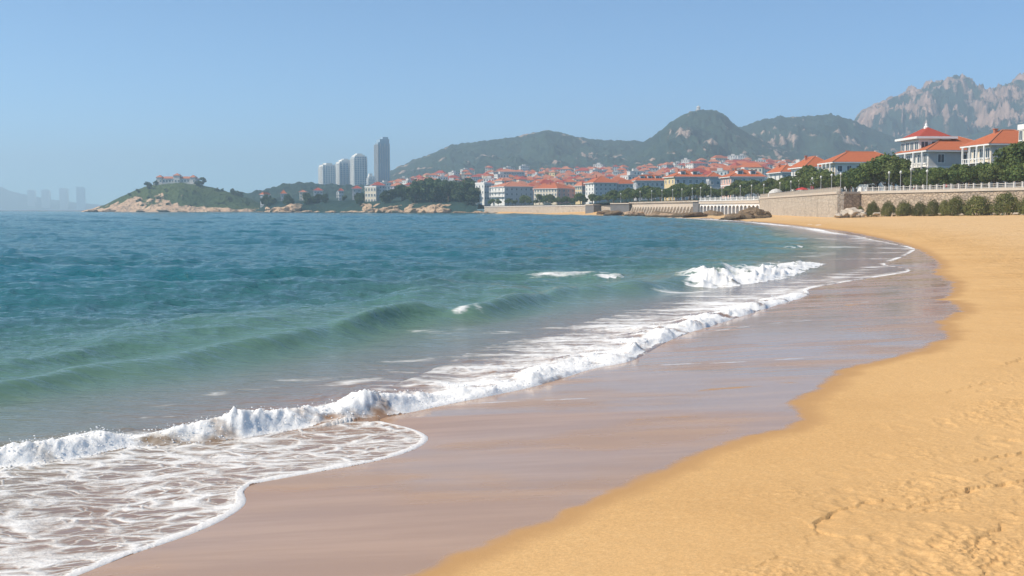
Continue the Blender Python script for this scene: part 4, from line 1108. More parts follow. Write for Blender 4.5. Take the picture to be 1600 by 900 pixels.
B('apartment_block', 'wide cream block of several bays with orange roofs', 834, 870, 898, 295, 775, 50, 285, 'cream', 'pink', 'roof', 4, 8, 4, 'building', chimneys=2, over=.8, maxL=40)
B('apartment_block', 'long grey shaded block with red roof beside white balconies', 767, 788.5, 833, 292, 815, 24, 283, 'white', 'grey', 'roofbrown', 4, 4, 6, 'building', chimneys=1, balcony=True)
B('apartment_block', 'white block with flat roof at the edge of the headland trees', 743, 757, 768, 286.5, 850, 35, None, 'white', 'grey', None, 4, 3, 3, 'building', parapet=True)
B('house', 'white hillside house with brown roof above the long grey block', 773, 785, 796, 283, 930, 30, 278, 'white', 'grey', 'roofbrown', 3, 3, 2, 'house')
B('hotel', 'long pale hillside building with red roof edge high in the town', 764, 771, 819, 268.5, 1350, 10, 263.5, 'white', 'grey', 'roofbrown', 4, 2, 12, 'building', chimneys=1, wr=(2.2, 1.8))
B('hotel', 'tall white hillside block with red hipped roof', 1069, 1081, 1104, 255.5, 1250, 20, 251.5, 'white', 'grey', 'roofred', 5, 4, 5, 'building', chimneys=0)
B('hotel', 'wide white terraced building highest on the right of the town', 1127, 1137, 1180, 254, 1300, 12, 249.5, 'white', 'stonegrey', 'roofred', 4, 3, 9, 'building', chimneys=2)
# houses on the left shore
B('house', 'white house with orange roof on the point nearest the islet', 395, 409, 414, 304.5, 1120, -20, 300, 'white', 'grey', 'roof', 3, 4, 2, 'house', chimneys=0, base=5)
B('house', 'low house showing only its bright orange roof among trees', 432, 441, 449, 303, 1140, 10, 296.5, 'cream', 'grey', 'roof', 2, 3, 2, 'house', chimneys=0)
B('house', 'white house with faded red roof between the left shore trees', 461, 470, 479, 300.5, 1150, 0, 297, 'white', 'cream', 'roofbrown', 3, 3, 2, 'house')
B('house', 'pale house with long red roof above the left shore trees', 484, 492, 506, 298, 1180, 10, 293, 'cream', 'grey', 'roofred', 3, 3, 3, 'house')
B('house', 'white house with wide balcony and red roof on the headland', 520, 531, 538, 298.5, 1080, 10, 294, 'white', 'grey', 'roofred', 3, 4, 2, 'house', balcony=True)
B('house', 'low red roofed house behind the cream headland house', 541, 552, 566, 295, 1100, 5, 290, 'cream', 'grey', 'roofred', 3, 3, 2, 'house')
B('house', 'cream three storey house with flat roof standing on the headland rocks', 571.5, 589, 594.5, 292, 960, 60, None, 'cream', 'grey', None, 3, 4, 2, 'house', parapet=True, wl=(1.7, 2.4), base=8)
B('apartment_block', 'grey house with red gable roof beneath the tall tower', 577, 584, 603, 290, 1130, 12, 284, 'grey', None, 'roofred', 4, 2, 4, 'building')

# high rise towers
def tower(label, x0, x1, x2, D, yaw, tops, fl, wl='trim', wr='white', cat='tower'):
    C = wp(x1, D); ya = math.radians(yaw); t0, t2 = (x0 - CX) / FPX, (x2 - CX) / FPX
    Ld = (C.x - t0 * C.y) / (math.sin(ya) + t0 * math.cos(ya)); Lw = (t2 * C.y - C.x) / (math.cos(ya) - t2 * math.sin(ya))
    zb = float(land_z(x1, D)) - 2 if D < 3000 else 1.0
    root = tag(empty('tower_block', (C.x, C.y, zb), ya), label, cat, 'tower blocks behind the left shore' if D < 3000 else 'faint towers beyond the water')
    H = zat(tops[0], D) - zb
    mb = MB(); mb.box(0, Lw, 0, Ld, 0, H); mb.build('wall', M[wr], root)
    for f0, f1, ty, inset in tops[1]:
        h2 = zat(ty, D) - zb; mb = MB(); mb.box(Lw * f0, Lw * f1, Ld * inset, Ld * (1 - inset), H, h2); mb.build('crown', M[wr], root)
    n = int(H / 3.4)
    if fl:
        bmesh_ = MB(); nwin = 5
        for i in range(nwin): bmesh_.box(Lw * (i + .14) / nwin, Lw * (i + .78) / nwin, -.25, -.01, .5, 2.6)
        for i in range(3): bmesh_.box(-.25, -.01, Ld * (i + .15) / 3, Ld * (i + .7) / 3, .5, 2.6)
        me = bmesh_.mesh('window_band', [M['towerglass']])
        for k in range(n): link('window_band', me, root, (0, 0, k * 3.4 + .4))
        for i in range(nwin + 1):
            xx = Lw * i / nwin; mb = MB(); mb.box(xx - .5, xx + .5, -1.0, -.26, 0, H - (2 if i % 2 else 6)); mb.build('pier', M[wl], root)
        for i in range(4):
            yy = Ld * i / 3; mb = MB(); mb.box(-1.2, -.26, yy - 1.0, yy + 1.0, 0, H - 3); mb.build('pier', M[wl], root)
    return root
tower('shortest and leftmost of the group of grey towers', 500, 507, 525, 1750, 22, (257, [(.3, .8, 254.5, .1)]), True)
tower('middle grey tower of the close group of three, with stepped top', 526.5, 533, 556, 1800, 20, (252, [(.15, .75, 249, .1), (.3, .6, 247.5, .2)]), True)
tower('tallest grey tower of the close group of three, with domed top', 549.5, 556, 574.5, 1720, 20, (244, [(.1, .85, 241.5, .08), (.25, .7, 239.5, .15)]), True)
tower('tall slim blue glass tower standing apart on the right', 587, 593, 609.5, 1680, 22, (222, [(.15, 1.0, 217, .0), (.45, .95, 213.5, .15)]), True, 'grey', 'towerglass')
tower('low grey block with red top between the two tower groups', 575, 578, 587, 1650, 15, (275, [(.1, .6, 271, .1)]), True)
for lb, a, b, yt in (('faint hazy tower nearest the distant blue hill', 45, 59, 298), ('second faint hazy tower beyond the water', 67, 82, 297.5), ('third faint hazy tower beyond the water', 95, 110, 296), ('rightmost and tallest faint hazy tower beyond the water', 121.5, 136, 294.5)):
    tower(lb, a, (a * 2 + b) / 3, b, 8300, 20, (yt, [(.2, .8, yt - 1, .1)]), False)

# the hillside town: small houses, too far to show much but each its own
HV = []
def town_proto(wall, roof, w, d, h, rh, flat=False):
    root = empty('town_house', (0, 0, 0))
    mb = MB(); mb.box(-w / 2, w / 2, -d / 2, d / 2, -3, h); mb.build('wall', M[wall], root)
    if flat:
        mb = MB(); mb.box(-w / 2 - .3, w / 2 + .3, -d / 2 - .3, d / 2 + .3, h, h + .7); mb.box(-w * .2, w * .15, -d * .2, d * .2, h + .7, h + 3); mb.build('roof', M[roof], root)
    else:
        mb = MB(); hip(mb, -w / 2 - .6, w / 2 + .6, -d / 2 - .6, d / 2 + .6, h, rh); mb.build('roof', M[roof], root)
    fl_ = max(2, int(h / 3.2)); n = max(2, int(w / 3.5)); nd = max(2, int(d / 3.5))
    g = MB()
    for k in range(fl_):
        for i in range(n): x = -w / 2 + w * (i + .5) / n; g.box(x - .75, x + .75, -d / 2 - .08, -d / 2 - .01, k * h / fl_ + .9, k * h / fl_ + 2.5)
        for i in range(nd): y = -d / 2 + d * (i + .5) / nd; g.box(-w / 2 - .08, -w / 2 - .01, y - .75, y + .75, k * h / fl_ + .9, k * h / fl_ + 2.5)
    wi = g.build('windows', M['glass'], root); wi['kind'] = 'stuff'
    return root
protos = []
for wl_, rf_, w_, d_, h_, rh_, fl_, lb in (('white', 'roof', 14, 11, 9, 3.6, False, 'small white house with orange hipped roof in the hillside town'), ('cream', 'roofred', 12, 12, 8, 3.6, False, 'small cream house with red pyramid roof in the hillside town'),
        ('white', 'roofred', 18, 11, 10, 3.8, False, 'white house with wide red roof in the hillside town'), ('pink', 'roofbrown', 13, 10, 9, 3.4, False, 'small pink house with faded roof in the hillside town'),
        ('grey', 'roofbrown', 15, 11, 10, 3.6, False, 'small grey house with orange roof in the hillside town'), ('white', 'roofflat', 15, 12, 13, 0, True, 'white flat roofed block in the hillside town'),
        ('cream', 'roof', 22, 11, 11, 3.6, False, 'long cream house with orange roof in the hillside town'), ('yellow', 'roofbrown', 12, 10, 8, 3.2, False, 'small yellow house with faded roof in the hillside town')):
    o = town_proto(wl_, rf_, w_, d_, h_, rh_, fl_); tag(o, lb, 'house', 'small houses crowded on the hillside'); protos.append([o, False])
placed = []; tries = 0
while len(placed) < 290 and tries < 9000:
    tries += 1
    px = rnd.uniform(600, 1262); D = rnd.uniform(max(dwall(px) + 130, 760), 1590) ** 1.0
    if px < 700 and D < 1150: continue
    p = wp(px, D)
    if any((p - q).length < 12.5 + .003 * D for q in placed): continue
    placed.append(p)
    i = rnd.choice([0, 1, 1, 2, 3, 3, 4, 5, 5, 6, 7, 7]); o, used = protos[i]
    if used: o = copy_tree(o)
    else: protos[i][1] = True
    p.z = float(land_z(px, D)) + rnd.uniform(-.5, 1.0); o.location = p; o.rotation_euler.z = math.radians(rnd.choice([5, 20, 35, -15, 50]) + rnd.uniform(-8, 8))
    s = rnd.uniform(.6, .95); o.scale = (s, s, s * rnd.uniform(.9, 1.3))

# still smaller houses between them, past counting
tv = MB(); r3 = random.Random(31); n3 = 0
while n3 < 420:
    px = r3.uniform(610, 1262); D = r3.uniform(max(dwall(px) + 260, 1050), 1610); p = wp(px, D)
    if any((p - q).length < 7 for q in placed): continue
    n3 += 1; z = float(land_z(px, D)); w, d_, h = r3.uniform(3.5, 6.5), r3.uniform(3.5, 5), r3.uniform(5, 10); m = r3.choice((0, 0, 1, 2))
    tv.box(p.x - w, p.x + w, p.y - d_, p.y + d_, z - 3, z + h, m); hip(tv, p.x - w - .5, p.x + w + .5, p.y - d_ - .5, p.y + d_ + .5, z + h, 2.8, r3.choice((3, 4, 5, 5)))
    for i in range(3):
        for k in range(2): xx = p.x - w + 2 * w * (i + .5) / 3; tv.box(xx - .6, xx + .6, p.y - d_ - .06, p.y - d_ - .005, z + h - 2.6 - 3 * k, z + h - 1.0 - 3 * k, 6)
o = tv.build('distant_houses', [M['white'], M['cream'], M['stonegrey'], M['roof'], M['roofred'], M['roofbrown'], M['glass']])
tag(o, 'mass of tiny pale houses with red roofs filling the upper town', 'houses', kind='stuff')

# mansion on the islet
C = wp(250, 1322); zb = isl_z(262, 1322) - 1
mn = tag(empty('mansion', (C.x, C.y, zb - 1.5)), 'castle like mansion with red roofs and turrets on the islet', 'mansion')
k = 1322 / FPX
mb = MB(); mb.box(-4 * k, 64 * k, -5, 18, -6, 2.5); mb.build('terrace', M['stonegrey'], mn)
mb = MB(); mb.box(0, 60 * k, 0, 14, 2.5, 8.5); mb.build('wall', M['stonegrey'], mn)
mb = MB(); hip(mb, -1, 61 * k, -1, 15, 8.5, 2.6); mb.build('roof', M['roofbrown'], mn)
for cx_, h, rw in ((3, 9.8, 3.4), (30, 12.0, 3.8), (55, 9.8, 3.2)):
    mb = MB(); mb.box(cx_ * k - rw, cx_ * k + rw, -1.5, 7, 2.5, h); tw = mb.build('turret', M['stonegrey'], mn)
    mb = MB(); hip(mb, cx_ * k - rw - .8, cx_ * k + rw + .8, -2.3, 7.8, h, 3.0); mb.build('turret_roof', M['roofbrown'], tw)
for i in range(12): add_window(mn, (5 + 52 * i / 11) * k, -.01 if i not in (0, 5, 6, 11) else -1.51, 4.0, 0, 2.0, 2.8)
# pavilion on the summit
C = wp(1088, PEAK_D); zb = zat(175, PEAK_D)
pv = tag(empty('summit_pavilion', (C.x, C.y, zb - 1)), 'small round two tiered stone pavilion on the hill summit', 'pavilion')
mb = MB(); mb.lathe([(9.5, -12), (9.5, 1.2), (8.8, 1.3), (8.8, 0)], 12); mb.build('terrace', M['rockpale'], pv)
mb = MB(); mb.lathe([(6.3, 0), (6.3, 5), (7.2, 5.2), (7.2, 6.0), (4.2, 7.0)], 12); mb.build('wall', M['stonegrey'], pv)
mb = MB(); mb.lathe([(4.0, 6.5), (4.0, 10.5), (5.0, 10.8), (4.4, 12.0), (2.4, 14.0), (.3, 15.0), (.25, 19), (.01, 19.2)], 12); mb.build('dome', M['stonegrey'], pv)
for i in range(8):
    a = i * math.pi / 4 + .2; mb = MB(); mb.box(-.9, .9, -.3, .05, 1, 4); mb.build('window', M['glass'], pv, (6.3 * math.sin(a), -6.3 * math.cos(a), 0), a)

# ------------------------------------------------------------------ rocks
from mathutils import noise as mnoise
def rock_mesh(seed, mat, sub=3, flat=0.6):
    r = random.Random(seed); bm = bmesh.new(); bmesh.ops.create_icosphere(bm, subdivisions=sub, radius=1.0)
    planes = []
    for _ in range(11):
        n = Vector((r.gauss(0, 1), r.gauss(0, 1), r.gauss(0, .8))).normalized(); planes.append((n, r.uniform(.5, .85)))
    o = Vector((seed * 3.7, seed * 1.3, 0))
    for v in bm.verts:
        c = v.co.copy()
        for n, d in planes:
            k = c.dot(n) - d
            if k > 0: c -= n * k * .92
        c *= 1 + .30 * mnoise.fractal(c * 1.7 + o, 1.0, 2.0, 4) ; c += c.normalized() * .05 * mnoise.noise(c * 6 + o)
        c.z *= flat
        v.co = c
    me = bpy.data.meshes.new('rock'); bm.to_mesh(me); bm.free(); me.materials.append(mat)
    me.polygons.foreach_set('use_smooth', [False] * len(me.polygons))
    return me
RK = {k: [rock_mesh(i + 1 + j * 10, M[k]) for i in range(5)] for j, k in enumerate(('rock', 'rockbrown', 'rockpale'))}
def rock(kind, px, D, z, sx, sy, sz, label, group=None, rz=None, tilt=0.0, name='rock'):
    o = link(name, rnd.choice(RK[kind]), None, wp(px, D, z), rnd.uniform(0, 6.28) if rz is None else rz, (sx, sy, sz))
    o.rotation_euler.y = tilt; o.rotation_euler.x = rnd.uniform(-.15, .15)
    return tag(o, label, 'rock', group)
# brown rock where the far beach meets the sea
rock('rockbrown', 1153, 283, 0.0, 5.6, 4.2, 3.6, 'low dark brown rock sloping into the sea, seaward part of the outcrop', None, .2, -.28)
rock('rockbrown', 1174, 292, 0.5, 4.8, 3.6, 5.0, 'tall brown rock in the middle of the outcrop at the beach end', None, .5, -.25)
rock('rockbrown', 1189, 298, 0.3, 3.2, 3.0, 3.6, 'small brown rock at the landward end of the beach outcrop', None, 1.2)
rock('rockbrown', 1138, 286, -0.3, 3.6, 2.6, 1.9, 'flat dark rock lying in the surf before the arches', None, .3)
for px, D, s, lb in ((1146, 279, 1.9, 'small jagged brown rock in front of the sloping seaward rock'), (1160, 281, 2.2, 'jagged brown rock between the sloping and the tall rock'), (1169, 284, 1.7, 'small brown rock before the tall rock'), (1182, 289, 2.1, 'angular brown rock right of the tall rock'), (1196, 295, 1.5, 'last small brown rock on the sand by the bastion')):
    rock('rockbrown', px, D, .2, s * 1.3, s, s * 1.3, lb)
# pale boulders at the bastion corner
for i, (px, D, z, s, lb) in enumerate(((1308, 247, 1.3, 1.1, 'small pale boulder leftmost at the shaded wall corner'), (1316, 248, 1.6, 1.7, 'pale boulder second from left at the shaded wall corner'), (1324, 249, 2.0, 2.1, 'largest pale boulder under the shaded wall'),
                                   (1331, 247, 1.9, 1.9, 'rounded pale boulder right of the largest one'), (1339, 247, 1.7, 1.6, 'pale boulder rightmost below the wall corner'), (1346, 246, 1.5, 1.0, 'small pale stone between the boulders and first bush'))):
    rock('rockpale', px, D, z, s, s, s * 1.15, lb, name='boulder')
for i in range(16):
    px = 1352 + i * 16.5; D = dwall(px) - rnd.uniform(3, 9)
    rock('rockpale', px + rnd.uniform(-4, 4), D, 1.75, rnd.uniform(.5, 1.5), rnd.uniform(.5, 1.2), rnd.uniform(.4, .9), 'small pale rock half buried in sand between the bushes', 'pale rocks along the wall foot')
# rocks along the shore below the walls
for i in range(46):
    px = rnd.uniform(930, 1125); D = dwall(px) - rnd.uniform(6, 75) * (1 if px < 1083 else .6); s = rnd.uniform(1.8, 5.0)
    rock('rockbrown' if rnd.random() < .65 else 'rock', px, D, rnd.uniform(-.5, .9), s * 1.4, s, s * rnd.uniform(.5, .85), 'jumbled brown rock on the shore below the arches and buttresses', 'shore rocks below the walls')
for i in range(46):
    px = rnd.uniform(572, 700); D = dwall(px) + rnd.uniform(-8, 30); s = rnd.uniform(3.0, 6.5)
    rock('rock', px, D, rnd.uniform(-.5, 1.5) + max(0, (D - dwall(px)) * .16), s * 1.5, s, s * rnd.uniform(.7, 1.15), 'tan rock of the broad headland outcrop, ' + ('below the cream house' if px < 600 else 'left of its middle' if px < 635 else 'right of its middle' if px < 668 else 'at its right end'), 'tan headland rocks', tilt=-.3)
for i in range(16):
    px = rnd.uniform(690, 775); D = dwall(px) + rnd.uniform(-25, 5); s = rnd.uniform(2.5, 4.5)
    rock('rock', px, D, rnd.uniform(-.6, .3), s * 2, s, s * .6, 'low flat tan rock along the water right of the headland', 'flat shore slabs')
for i in range(20):
    px = rnd.uniform(418, 466); D = dwall(px) + rnd.uniform(-5, 22); s = rnd.uniform(2.5, 5.5)
    f = (px - 418) / 48
    rock('rock', px, D, (D - dwall(px)) * .12 + f * 4, s * 1.4, s, s * (.6 + .7 * f), 'tan rock of the pointed outcrop left of the headland trees', 'tan point rocks', tilt=-.35)
for i in range(26):
    px = rnd.uniform(392, 575); D = dwall(px) + rnd.uniform(-14, 6); s = rnd.uniform(2.5, 5)
    rock('rock', px, D, rnd.uniform(-.8, .4), s * 2, s, s * .75, 'low tan rock at the waterline of the left shore', 'low rocks of the left shore')
for i in range(34):
    px = rnd.uniform(142, 395); D = 1205 + rnd.uniform(-4, 30); s = rnd.uniform(3, 7)
    rock('rockbrown' if px < 165 else 'rock', px, D, rnd.uniform(-1, .6), s * 1.7, s, s * rnd.uniform(.5, .9), 'tan rock at the foot of the islet', 'rocks around the islet', tilt=-.2)

# ------------------------------------------------------------------ trees
def crown_mesh(seed, rx, rz, nclump, nleaf, leaf, mat, zc, low=-.5):
    r = np.random.RandomState(seed); vs = []; cs = []
    for i in range(nclump):
        a = r.rand() * 6.283; u = r.uniform(low, 1.0); q = math.sqrt(max(0, 1 - u * u)) * r.uniform(.45, 1.0)
        cs.append((rx * q * math.cos(a) * .85, rx * q * math.sin(a) * .85, zc + rz * u * .85, r.uniform(.26, .46) * rx))
    per = nleaf // nclump
    for cx_, cy_, cz, cr in cs:
        d = r.randn(per, 3); d /= np.linalg.norm(d, axis=1)[:, None]
        rad = cr * r.uniform(.55, 1.08, (per, 1)) ** .7
        c = np.array([cx_, cy_, cz]) + d * rad * np.array([1, 1, .75])
        n = d + r.randn(per, 3) * .7; n[:, 2] += .3; n /= np.linalg.norm(n, axis=1)[:, None]
        t_ = np.cross(n, r.randn(per, 3)); t_ /= np.linalg.norm(t_, axis=1)[:, None]; b_ = np.cross(n, t_)
        s = leaf * r.uniform(.6, 1.3, (per, 1))
        vs.append(np.stack([c - t_ * s, c - b_ * s * .6, c + t_ * s, c + b_ * s * .6], 1))
    V = np.concatenate(vs).reshape(-1, 3); F = np.arange(len(V)).reshape(-1, 4)
    return np_mesh('crown', V, F, [mat], False)
def trunk_mesh(seed, h, r0, spread):
    r = random.Random(seed); mb = MB(); p = Vector((0, 0, -.5)); q = Vector((r.uniform(-.2, .2), r.uniform(-.2, .2), h * .5))
    mb.tube(p, q, r0, r0 * .75, 7)
    for i in range(5):
        a = i * 1.257 + r.uniform(-.3, .3); e = q + Vector((math.cos(a) * spread, math.sin(a) * spread, h * r.uniform(.3, .5)))
        mb.tube(q - Vector((0, 0, .1)), e, r0 * .5, r0 * .15, 5)
    return mb.mesh('trunk', [M['trunk']], True)
TREES = [(crown_mesh(20 + i, 3.4 + .3 * (i % 3), 2.0 + .25 * (i % 2), 17, 2600, .30, M['leaf2' if i in (1, 3) else 'leaf'], 4.3), trunk_mesh(40 + i, 4.6, .24, 1.7)) for i in range(5)]
DARK = [(crown_mesh(60 + i, 3.6, 2.9, 14, 1500, .42, M['pine'], 3.9, -.9), trunk_mesh(80 + i, 4.6, .24, 1.5)) for i in range(4)]
def tree(kind, p, s, label, group, name='tree', sz=1.0):
    c, tr = rnd.choice(kind)
    root = tag(empty(name, p, rnd.uniform(0, 6.28)), label, 'tree', group); root.scale = (s, s, s * sz)
    link('trunk', tr, root); link('crown', c, root)
    return root
TOPS = [(760, 303), (800, 306), (840, 307), (880, 304), (925, 303), (960, 296), (1000, 290), (1040, 293), (1080, 286), (1120, 288), (1160, 284), (1200, 277), (1240, 270), (1266, 259), (1300, 268), (1330, 262), (1358, 249), (1395, 244), (1412, 263), (1440, 264), (1460, 257), (1500, 256), (1540, 254), (1570, 246), (1600, 240), (1700, 236)]
px = 768.0
while px < 1690:
    for row in range(2):
        x = px + rnd.uniform(-3, 3) + row * 5; dw_ = dwall(x)
        D = dw_ + (11 if x > 1340 else 18) + row * (9 if x > 1340 else 22) + rnd.uniform(-3, 3)
        zb = max(float(land_z(x, D)), 6.2 if x > 960 else 5.4); top = zat(float(lerp_pts(TOPS, x)) + (9 if row == 0 else 0) + rnd.uniform(-3, 9), D)
        s = max(.62, (top - zb) / 6.7)
        where = next(w for lim, w in ((835, 'behind the small strip of sand'), (900, 'before the wide cream block'), (955, 'before the small dark pier'), (990, 'behind the long dark pier'), (1035, 'before the grey block with dormers'), (1083, 'before the yellow fronted house'), (1125, 'above the left arches'), (1185, 'before the pink house'), (1235, 'before the pyramid roofed house'), (1305, 'above the bastion wall'), (1345, 'at the shaded wall corner'), (1403, 'left of the large villa'), (1450, 'under the large villa balconies'), (1505, 'beside the large villa'), (1550, 'before the cream villa'), (9999, 'near the right edge')) if x < lim)
        lab = ('leafy promenade tree in the front row ' if row == 0 else 'taller leafy tree in the second row ') + where
        tree(TREES, wp(x, D, zb), min(s, 1.45), lab, 'promenade trees', sz=min(1.25, max(1, s / 1.45)))
    px += (15 if px > 1340 else 12.5 if px > 1180 else 10.5) * rnd.uniform(.85, 1.2)
tree(TREES, wp(1586, 226, 6.4), 1.2, 'tall tree in front of the flat roofed block at the right edge', None, sz=1.25)
# headland woods
for i in range(100):
    px = rnd.choice([rnd.uniform(462, 572), rnd.uniform(600, 760), rnd.uniform(625, 755), rnd.uniform(400, 470)])
    D = dwall(px) + (rnd.uniform(14, 60) if px < 560 else rnd.uniform(22, 110))
    while any(a - 2 < px < b + 1 for a, b in ((394, 414), (431, 449), (460, 479), (519, 538), (542, 560))): px += 3.0
    tree(DARK, wp(px, D, float(land_z(px, D)) - .5), rnd.uniform(1.3, 2.1) * (1.25 if 630 < px < 752 else 1) * (.55 if px < 575 else 1) * (.7 if px > 757 else 1), 'dark rounded tree in the headland wood ' + next(w for lim, w in ((430, 'nearest the islet'), (465, 'above the pointed outcrop'), (490, 'just right of the pointed outcrop'), (520, 'below the red roofed houses'), (545, 'below the white balcony house'), (575, 'left of the cream headland house'), (620, 'just right of the cream headland house'), (650, 'above the broad tan outcrop'), (680, 'above the right end of the outcrop'), (710, 'on the grassy slope'), (735, 'toward the white blocks'), (999, 'at its right end')) if px < lim), 'headland wood')
for i in range(34):
    px = rnd.uniform(600, 1260); D = rnd.uniform(max(dwall(px) + 110, 740), 1580)
    tree(DARK, wp(px, D, float(land_z(px, D)) - .5), rnd.uniform(.9, 1.4), 'dark tree between the hillside houses', 'trees among the town houses')
for px, D, s in ((235, 1305, 1.3), (247, 1318, 1.0), (219, 1300, .8), (318, 1318, 1.5), (311, 1312, 1.0), (350, 1315, .7), (366, 1312, 1.2), (374, 1310, .9), (379, 1305, 1.1), (342, 1312, .8), (256, 1340, 1.2), (281, 1345, 1.5), (304, 1340, 1.2), (206, 1300, .7)):
    tree(DARK, wp(px, D, isl_z(px, D) - .5), s, 'dark tree on the crest of the islet', 'islet trees')
for i in range(20):
    px = rnd.uniform(215, 395); D = rnd.uniform(1225, 1300)
    tree(DARK, wp(px, D, isl_z(px, D) - 1.5), rnd.uniform(.6, .9), 'low dark tree on the islet slope', 'islet trees', sz=.8)

# ------------------------------------------------------------------ bushes at the foot of the wall
def bush_mesh(seed):
    r = np.random.RandomState(seed); n = 2600
    d = r.randn(n, 3); d[:, 2] = np.abs(d[:, 2]) - .25; d /= np.linalg.norm(d, axis=1)[:, None]
    lump = 1 + .15 * perlin(d[:, 0] * 2.1 + seed * 3.3, d[:, 1] * 2.1 + d[:, 2] * 2) + .10 * perlin(d[:, 0] * 6 + seed, d[:, 1] * 6 + d[:, 2] * 5)
    c = d * (r.uniform(.70, 1.06, (n, 1))) * lump[:, None] * (1 + .22 * (1 - np.abs(d[:, 2:3] - .25))) * np.array([.95, .95, .9]) + np.array([0, 0, .32])
    nn = d + r.randn(n, 3) * .6; nn /= np.linalg.norm(nn, axis=1)[:, None]
    t_ = np.cross(nn, r.randn(n, 3)); t_ /= np.linalg.norm(t_, axis=1)[:, None]; b_ = np.cross(nn, t_); s = .07 * r.uniform(.6, 1.3, (n, 1))
    V = np.stack([c - t_ * s, c - b_ * s * .6, c + t_ * s, c + b_ * s * .6], 1).reshape(-1, 3)
    return np_mesh('foliage', V, np.arange(len(V)).reshape(-1, 4), [M['shrub']], False)
BM = [bush_mesh(i) for i in range(5)]
stem = MB()
for i in range(6):
    a = i * 1.05; stem.tube((0, 0, -.4), (math.cos(a) * .5, math.sin(a) * .5, .5), .06, .02, 5)
stem_me = stem.mesh('stem', [M['trunk']])
for px, wpx, yt, yb, lb in ((1361, 20, 316, 334, 'round clipped bush nearest the pale boulders'), (1385.5, 23, 316, 334, 'second round bush from the pale boulders'), (1410.5, 23, 315.5, 333, 'third round bush from the pale boulders'),
                        (1434, 20, 316, 333, 'fourth bush from the pale boulders, low and round'), (1454.5, 21, 313, 333, 'fifth bush from the pale boulders'), (1472, 17, 314, 332.5, 'small bush leaning against a taller one mid row'),
                        (1490, 27, 308.5, 332.5, 'tall ragged bush in the middle of the row'), (1524, 39, 307, 332.5, 'wide dark bush third from the right edge'), (1568, 39, 303, 330.5, 'tallest bush of the row, second from the right edge'), (1604, 32, 307, 330, 'bush cut off by the right edge of the picture'),
                        (1342, 10, 323, 334, 'little shrub growing among the pale boulders')):
    D = dwall(px) - (7 if px > 1345 else 9); w = wpx / FPX * D / 2; zt = zat(yt, D)
    zb = float(ground_from_d(dist_shore(np.array([wp(px, D).x]), np.array([D])))[0])
    root = tag(empty('bush', wp(px, D, zb - .1), rnd.uniform(0, 6.28)), lb, 'bush', 'bushes along the foot of the sea wall')
    h = max(1.2, zt - zb); root.scale = (w * .92, w * rnd.uniform(.85, 1.1), h / 1.2)
    link('stem', stem_me, root); link('foliage', rnd.choice(BM), root)

# ------------------------------------------------------------------ street lamps
lm = MB(); lm.lathe([(.22, 0), (.22, .5), (.12, .7), (.09, 1.0), (.075, 4.1), (.13, 4.2), (.05, 4.25)], 8); lamp_pole = lm.mesh('pole', [M['pole']], True)
lm = MB(); lm.lathe([(.02, 4.2), (.2, 4.3), (.3, 4.5), (.3, 4.65), (.18, 4.88), (.02, 4.95)], 10); lamp_globe = lm.mesh('globe', [M['globe']], True)
ords = ['first', 'second', 'third', 'fourth', 'fifth', 'sixth', 'seventh', 'eighth', 'ninth', 'tenth', 'eleventh', 'twelfth', 'thirteenth', 'fourteenth', 'fifteenth', 'sixteenth', 'seventeenth', 'eighteenth', 'nineteenth', 'twentieth', 'twenty first', 'twenty second', 'twenty third', 'twenty fourth']
LX = [1444, 1419, 1403, 1385, 1310, 1296, 1279.5, 1266, 1245.5, 1233, 1216, 1191, 1172, 1154.5, 1126, 1109, 1093, 1080, 1064, 1049.5, 1033, 1017, 999, 969]
for i, px in enumerate(LX):
    D = dwall(px) + (3.0 if px > 1330 else 4.0); s = 1.12 if px == 1419 else 1.0
    root = tag(empty('street_lamp', wp(px, D, 6.5 if px > 985 else 6.0)), 'pale street lamp on the promenade, %s counted from the right' % ords[i], 'street lamp', 'promenade street lamps')
    root.scale = (.95, .95, s); link('pole', lamp_pole, root); link('globe', lamp_globe, root)

# ------------------------------------------------------------------ people on the promenade
def person_mesh(walk):
    me = bpy.data.meshes.new('p'); w = walk
    P = [(0, 0, .95), (0, .01, 1.15), (0, 0, 1.38), (0, 0, 1.50), (0, .02, 1.60), (0, .02, 1.70),
         (.19, 0, 1.40), (.25, .06 * w, 1.12), (.24, .16 * w, .86), (-.19, 0, 1.40), (-.25, -.06 * w, 1.12), (-.24, -.02 * w, .86),
         (.10, 0, .90), (.11, .14 * w, .50), (.11, .06 * w, .08), (.11, .20 * w + .10, .04), (-.10, 0, .90), (-.11, -.06 * w, .50), (-.11, -.26 * w, .10), (-.11, -.18 * w + .08, .04)]
    E = [(0, 1), (1, 2), (2, 3), (3, 4), (4, 5), (2, 6), (6, 7), (7, 8), (2, 9), (9, 10), (10, 11), (0, 12), (12, 13), (13, 14), (14, 15), (0, 16), (16, 17), (17, 18), (18, 19)]
    R = [.14, .135, .15, .055, .095, .07, .065, .05, .035, .065, .05, .035, .095, .065, .045, .04, .095, .065, .045, .04]
    me.from_pydata(P, E, [])
    o = bpy.data.objects.new('p', me); col.objects.link(o)
    o.modifiers.new('s', 'SKIN'); o.modifiers.new('d', 'SUBSURF').levels = 1
    bpy.context.view_layer.update()
    if not me.skin_vertices: 
        bpy.context.view_layer.objects.active = o
    for i, r_ in enumerate(R): me.skin_vertices[0].data[i].radius = (r_, r_)
    me.skin_vertices[0].data[0].use_root = True
    dg = bpy.context.evaluated_depsgraph_get(); out = bpy.data.meshes.new_from_object(o.evaluated_get(dg))
    bpy.data.objects.remove(o)
    return out
try:
    PM = [person_mesh(1.0), person_mesh(.15)]
except Exception as ex:
    print('person', ex); PM = []
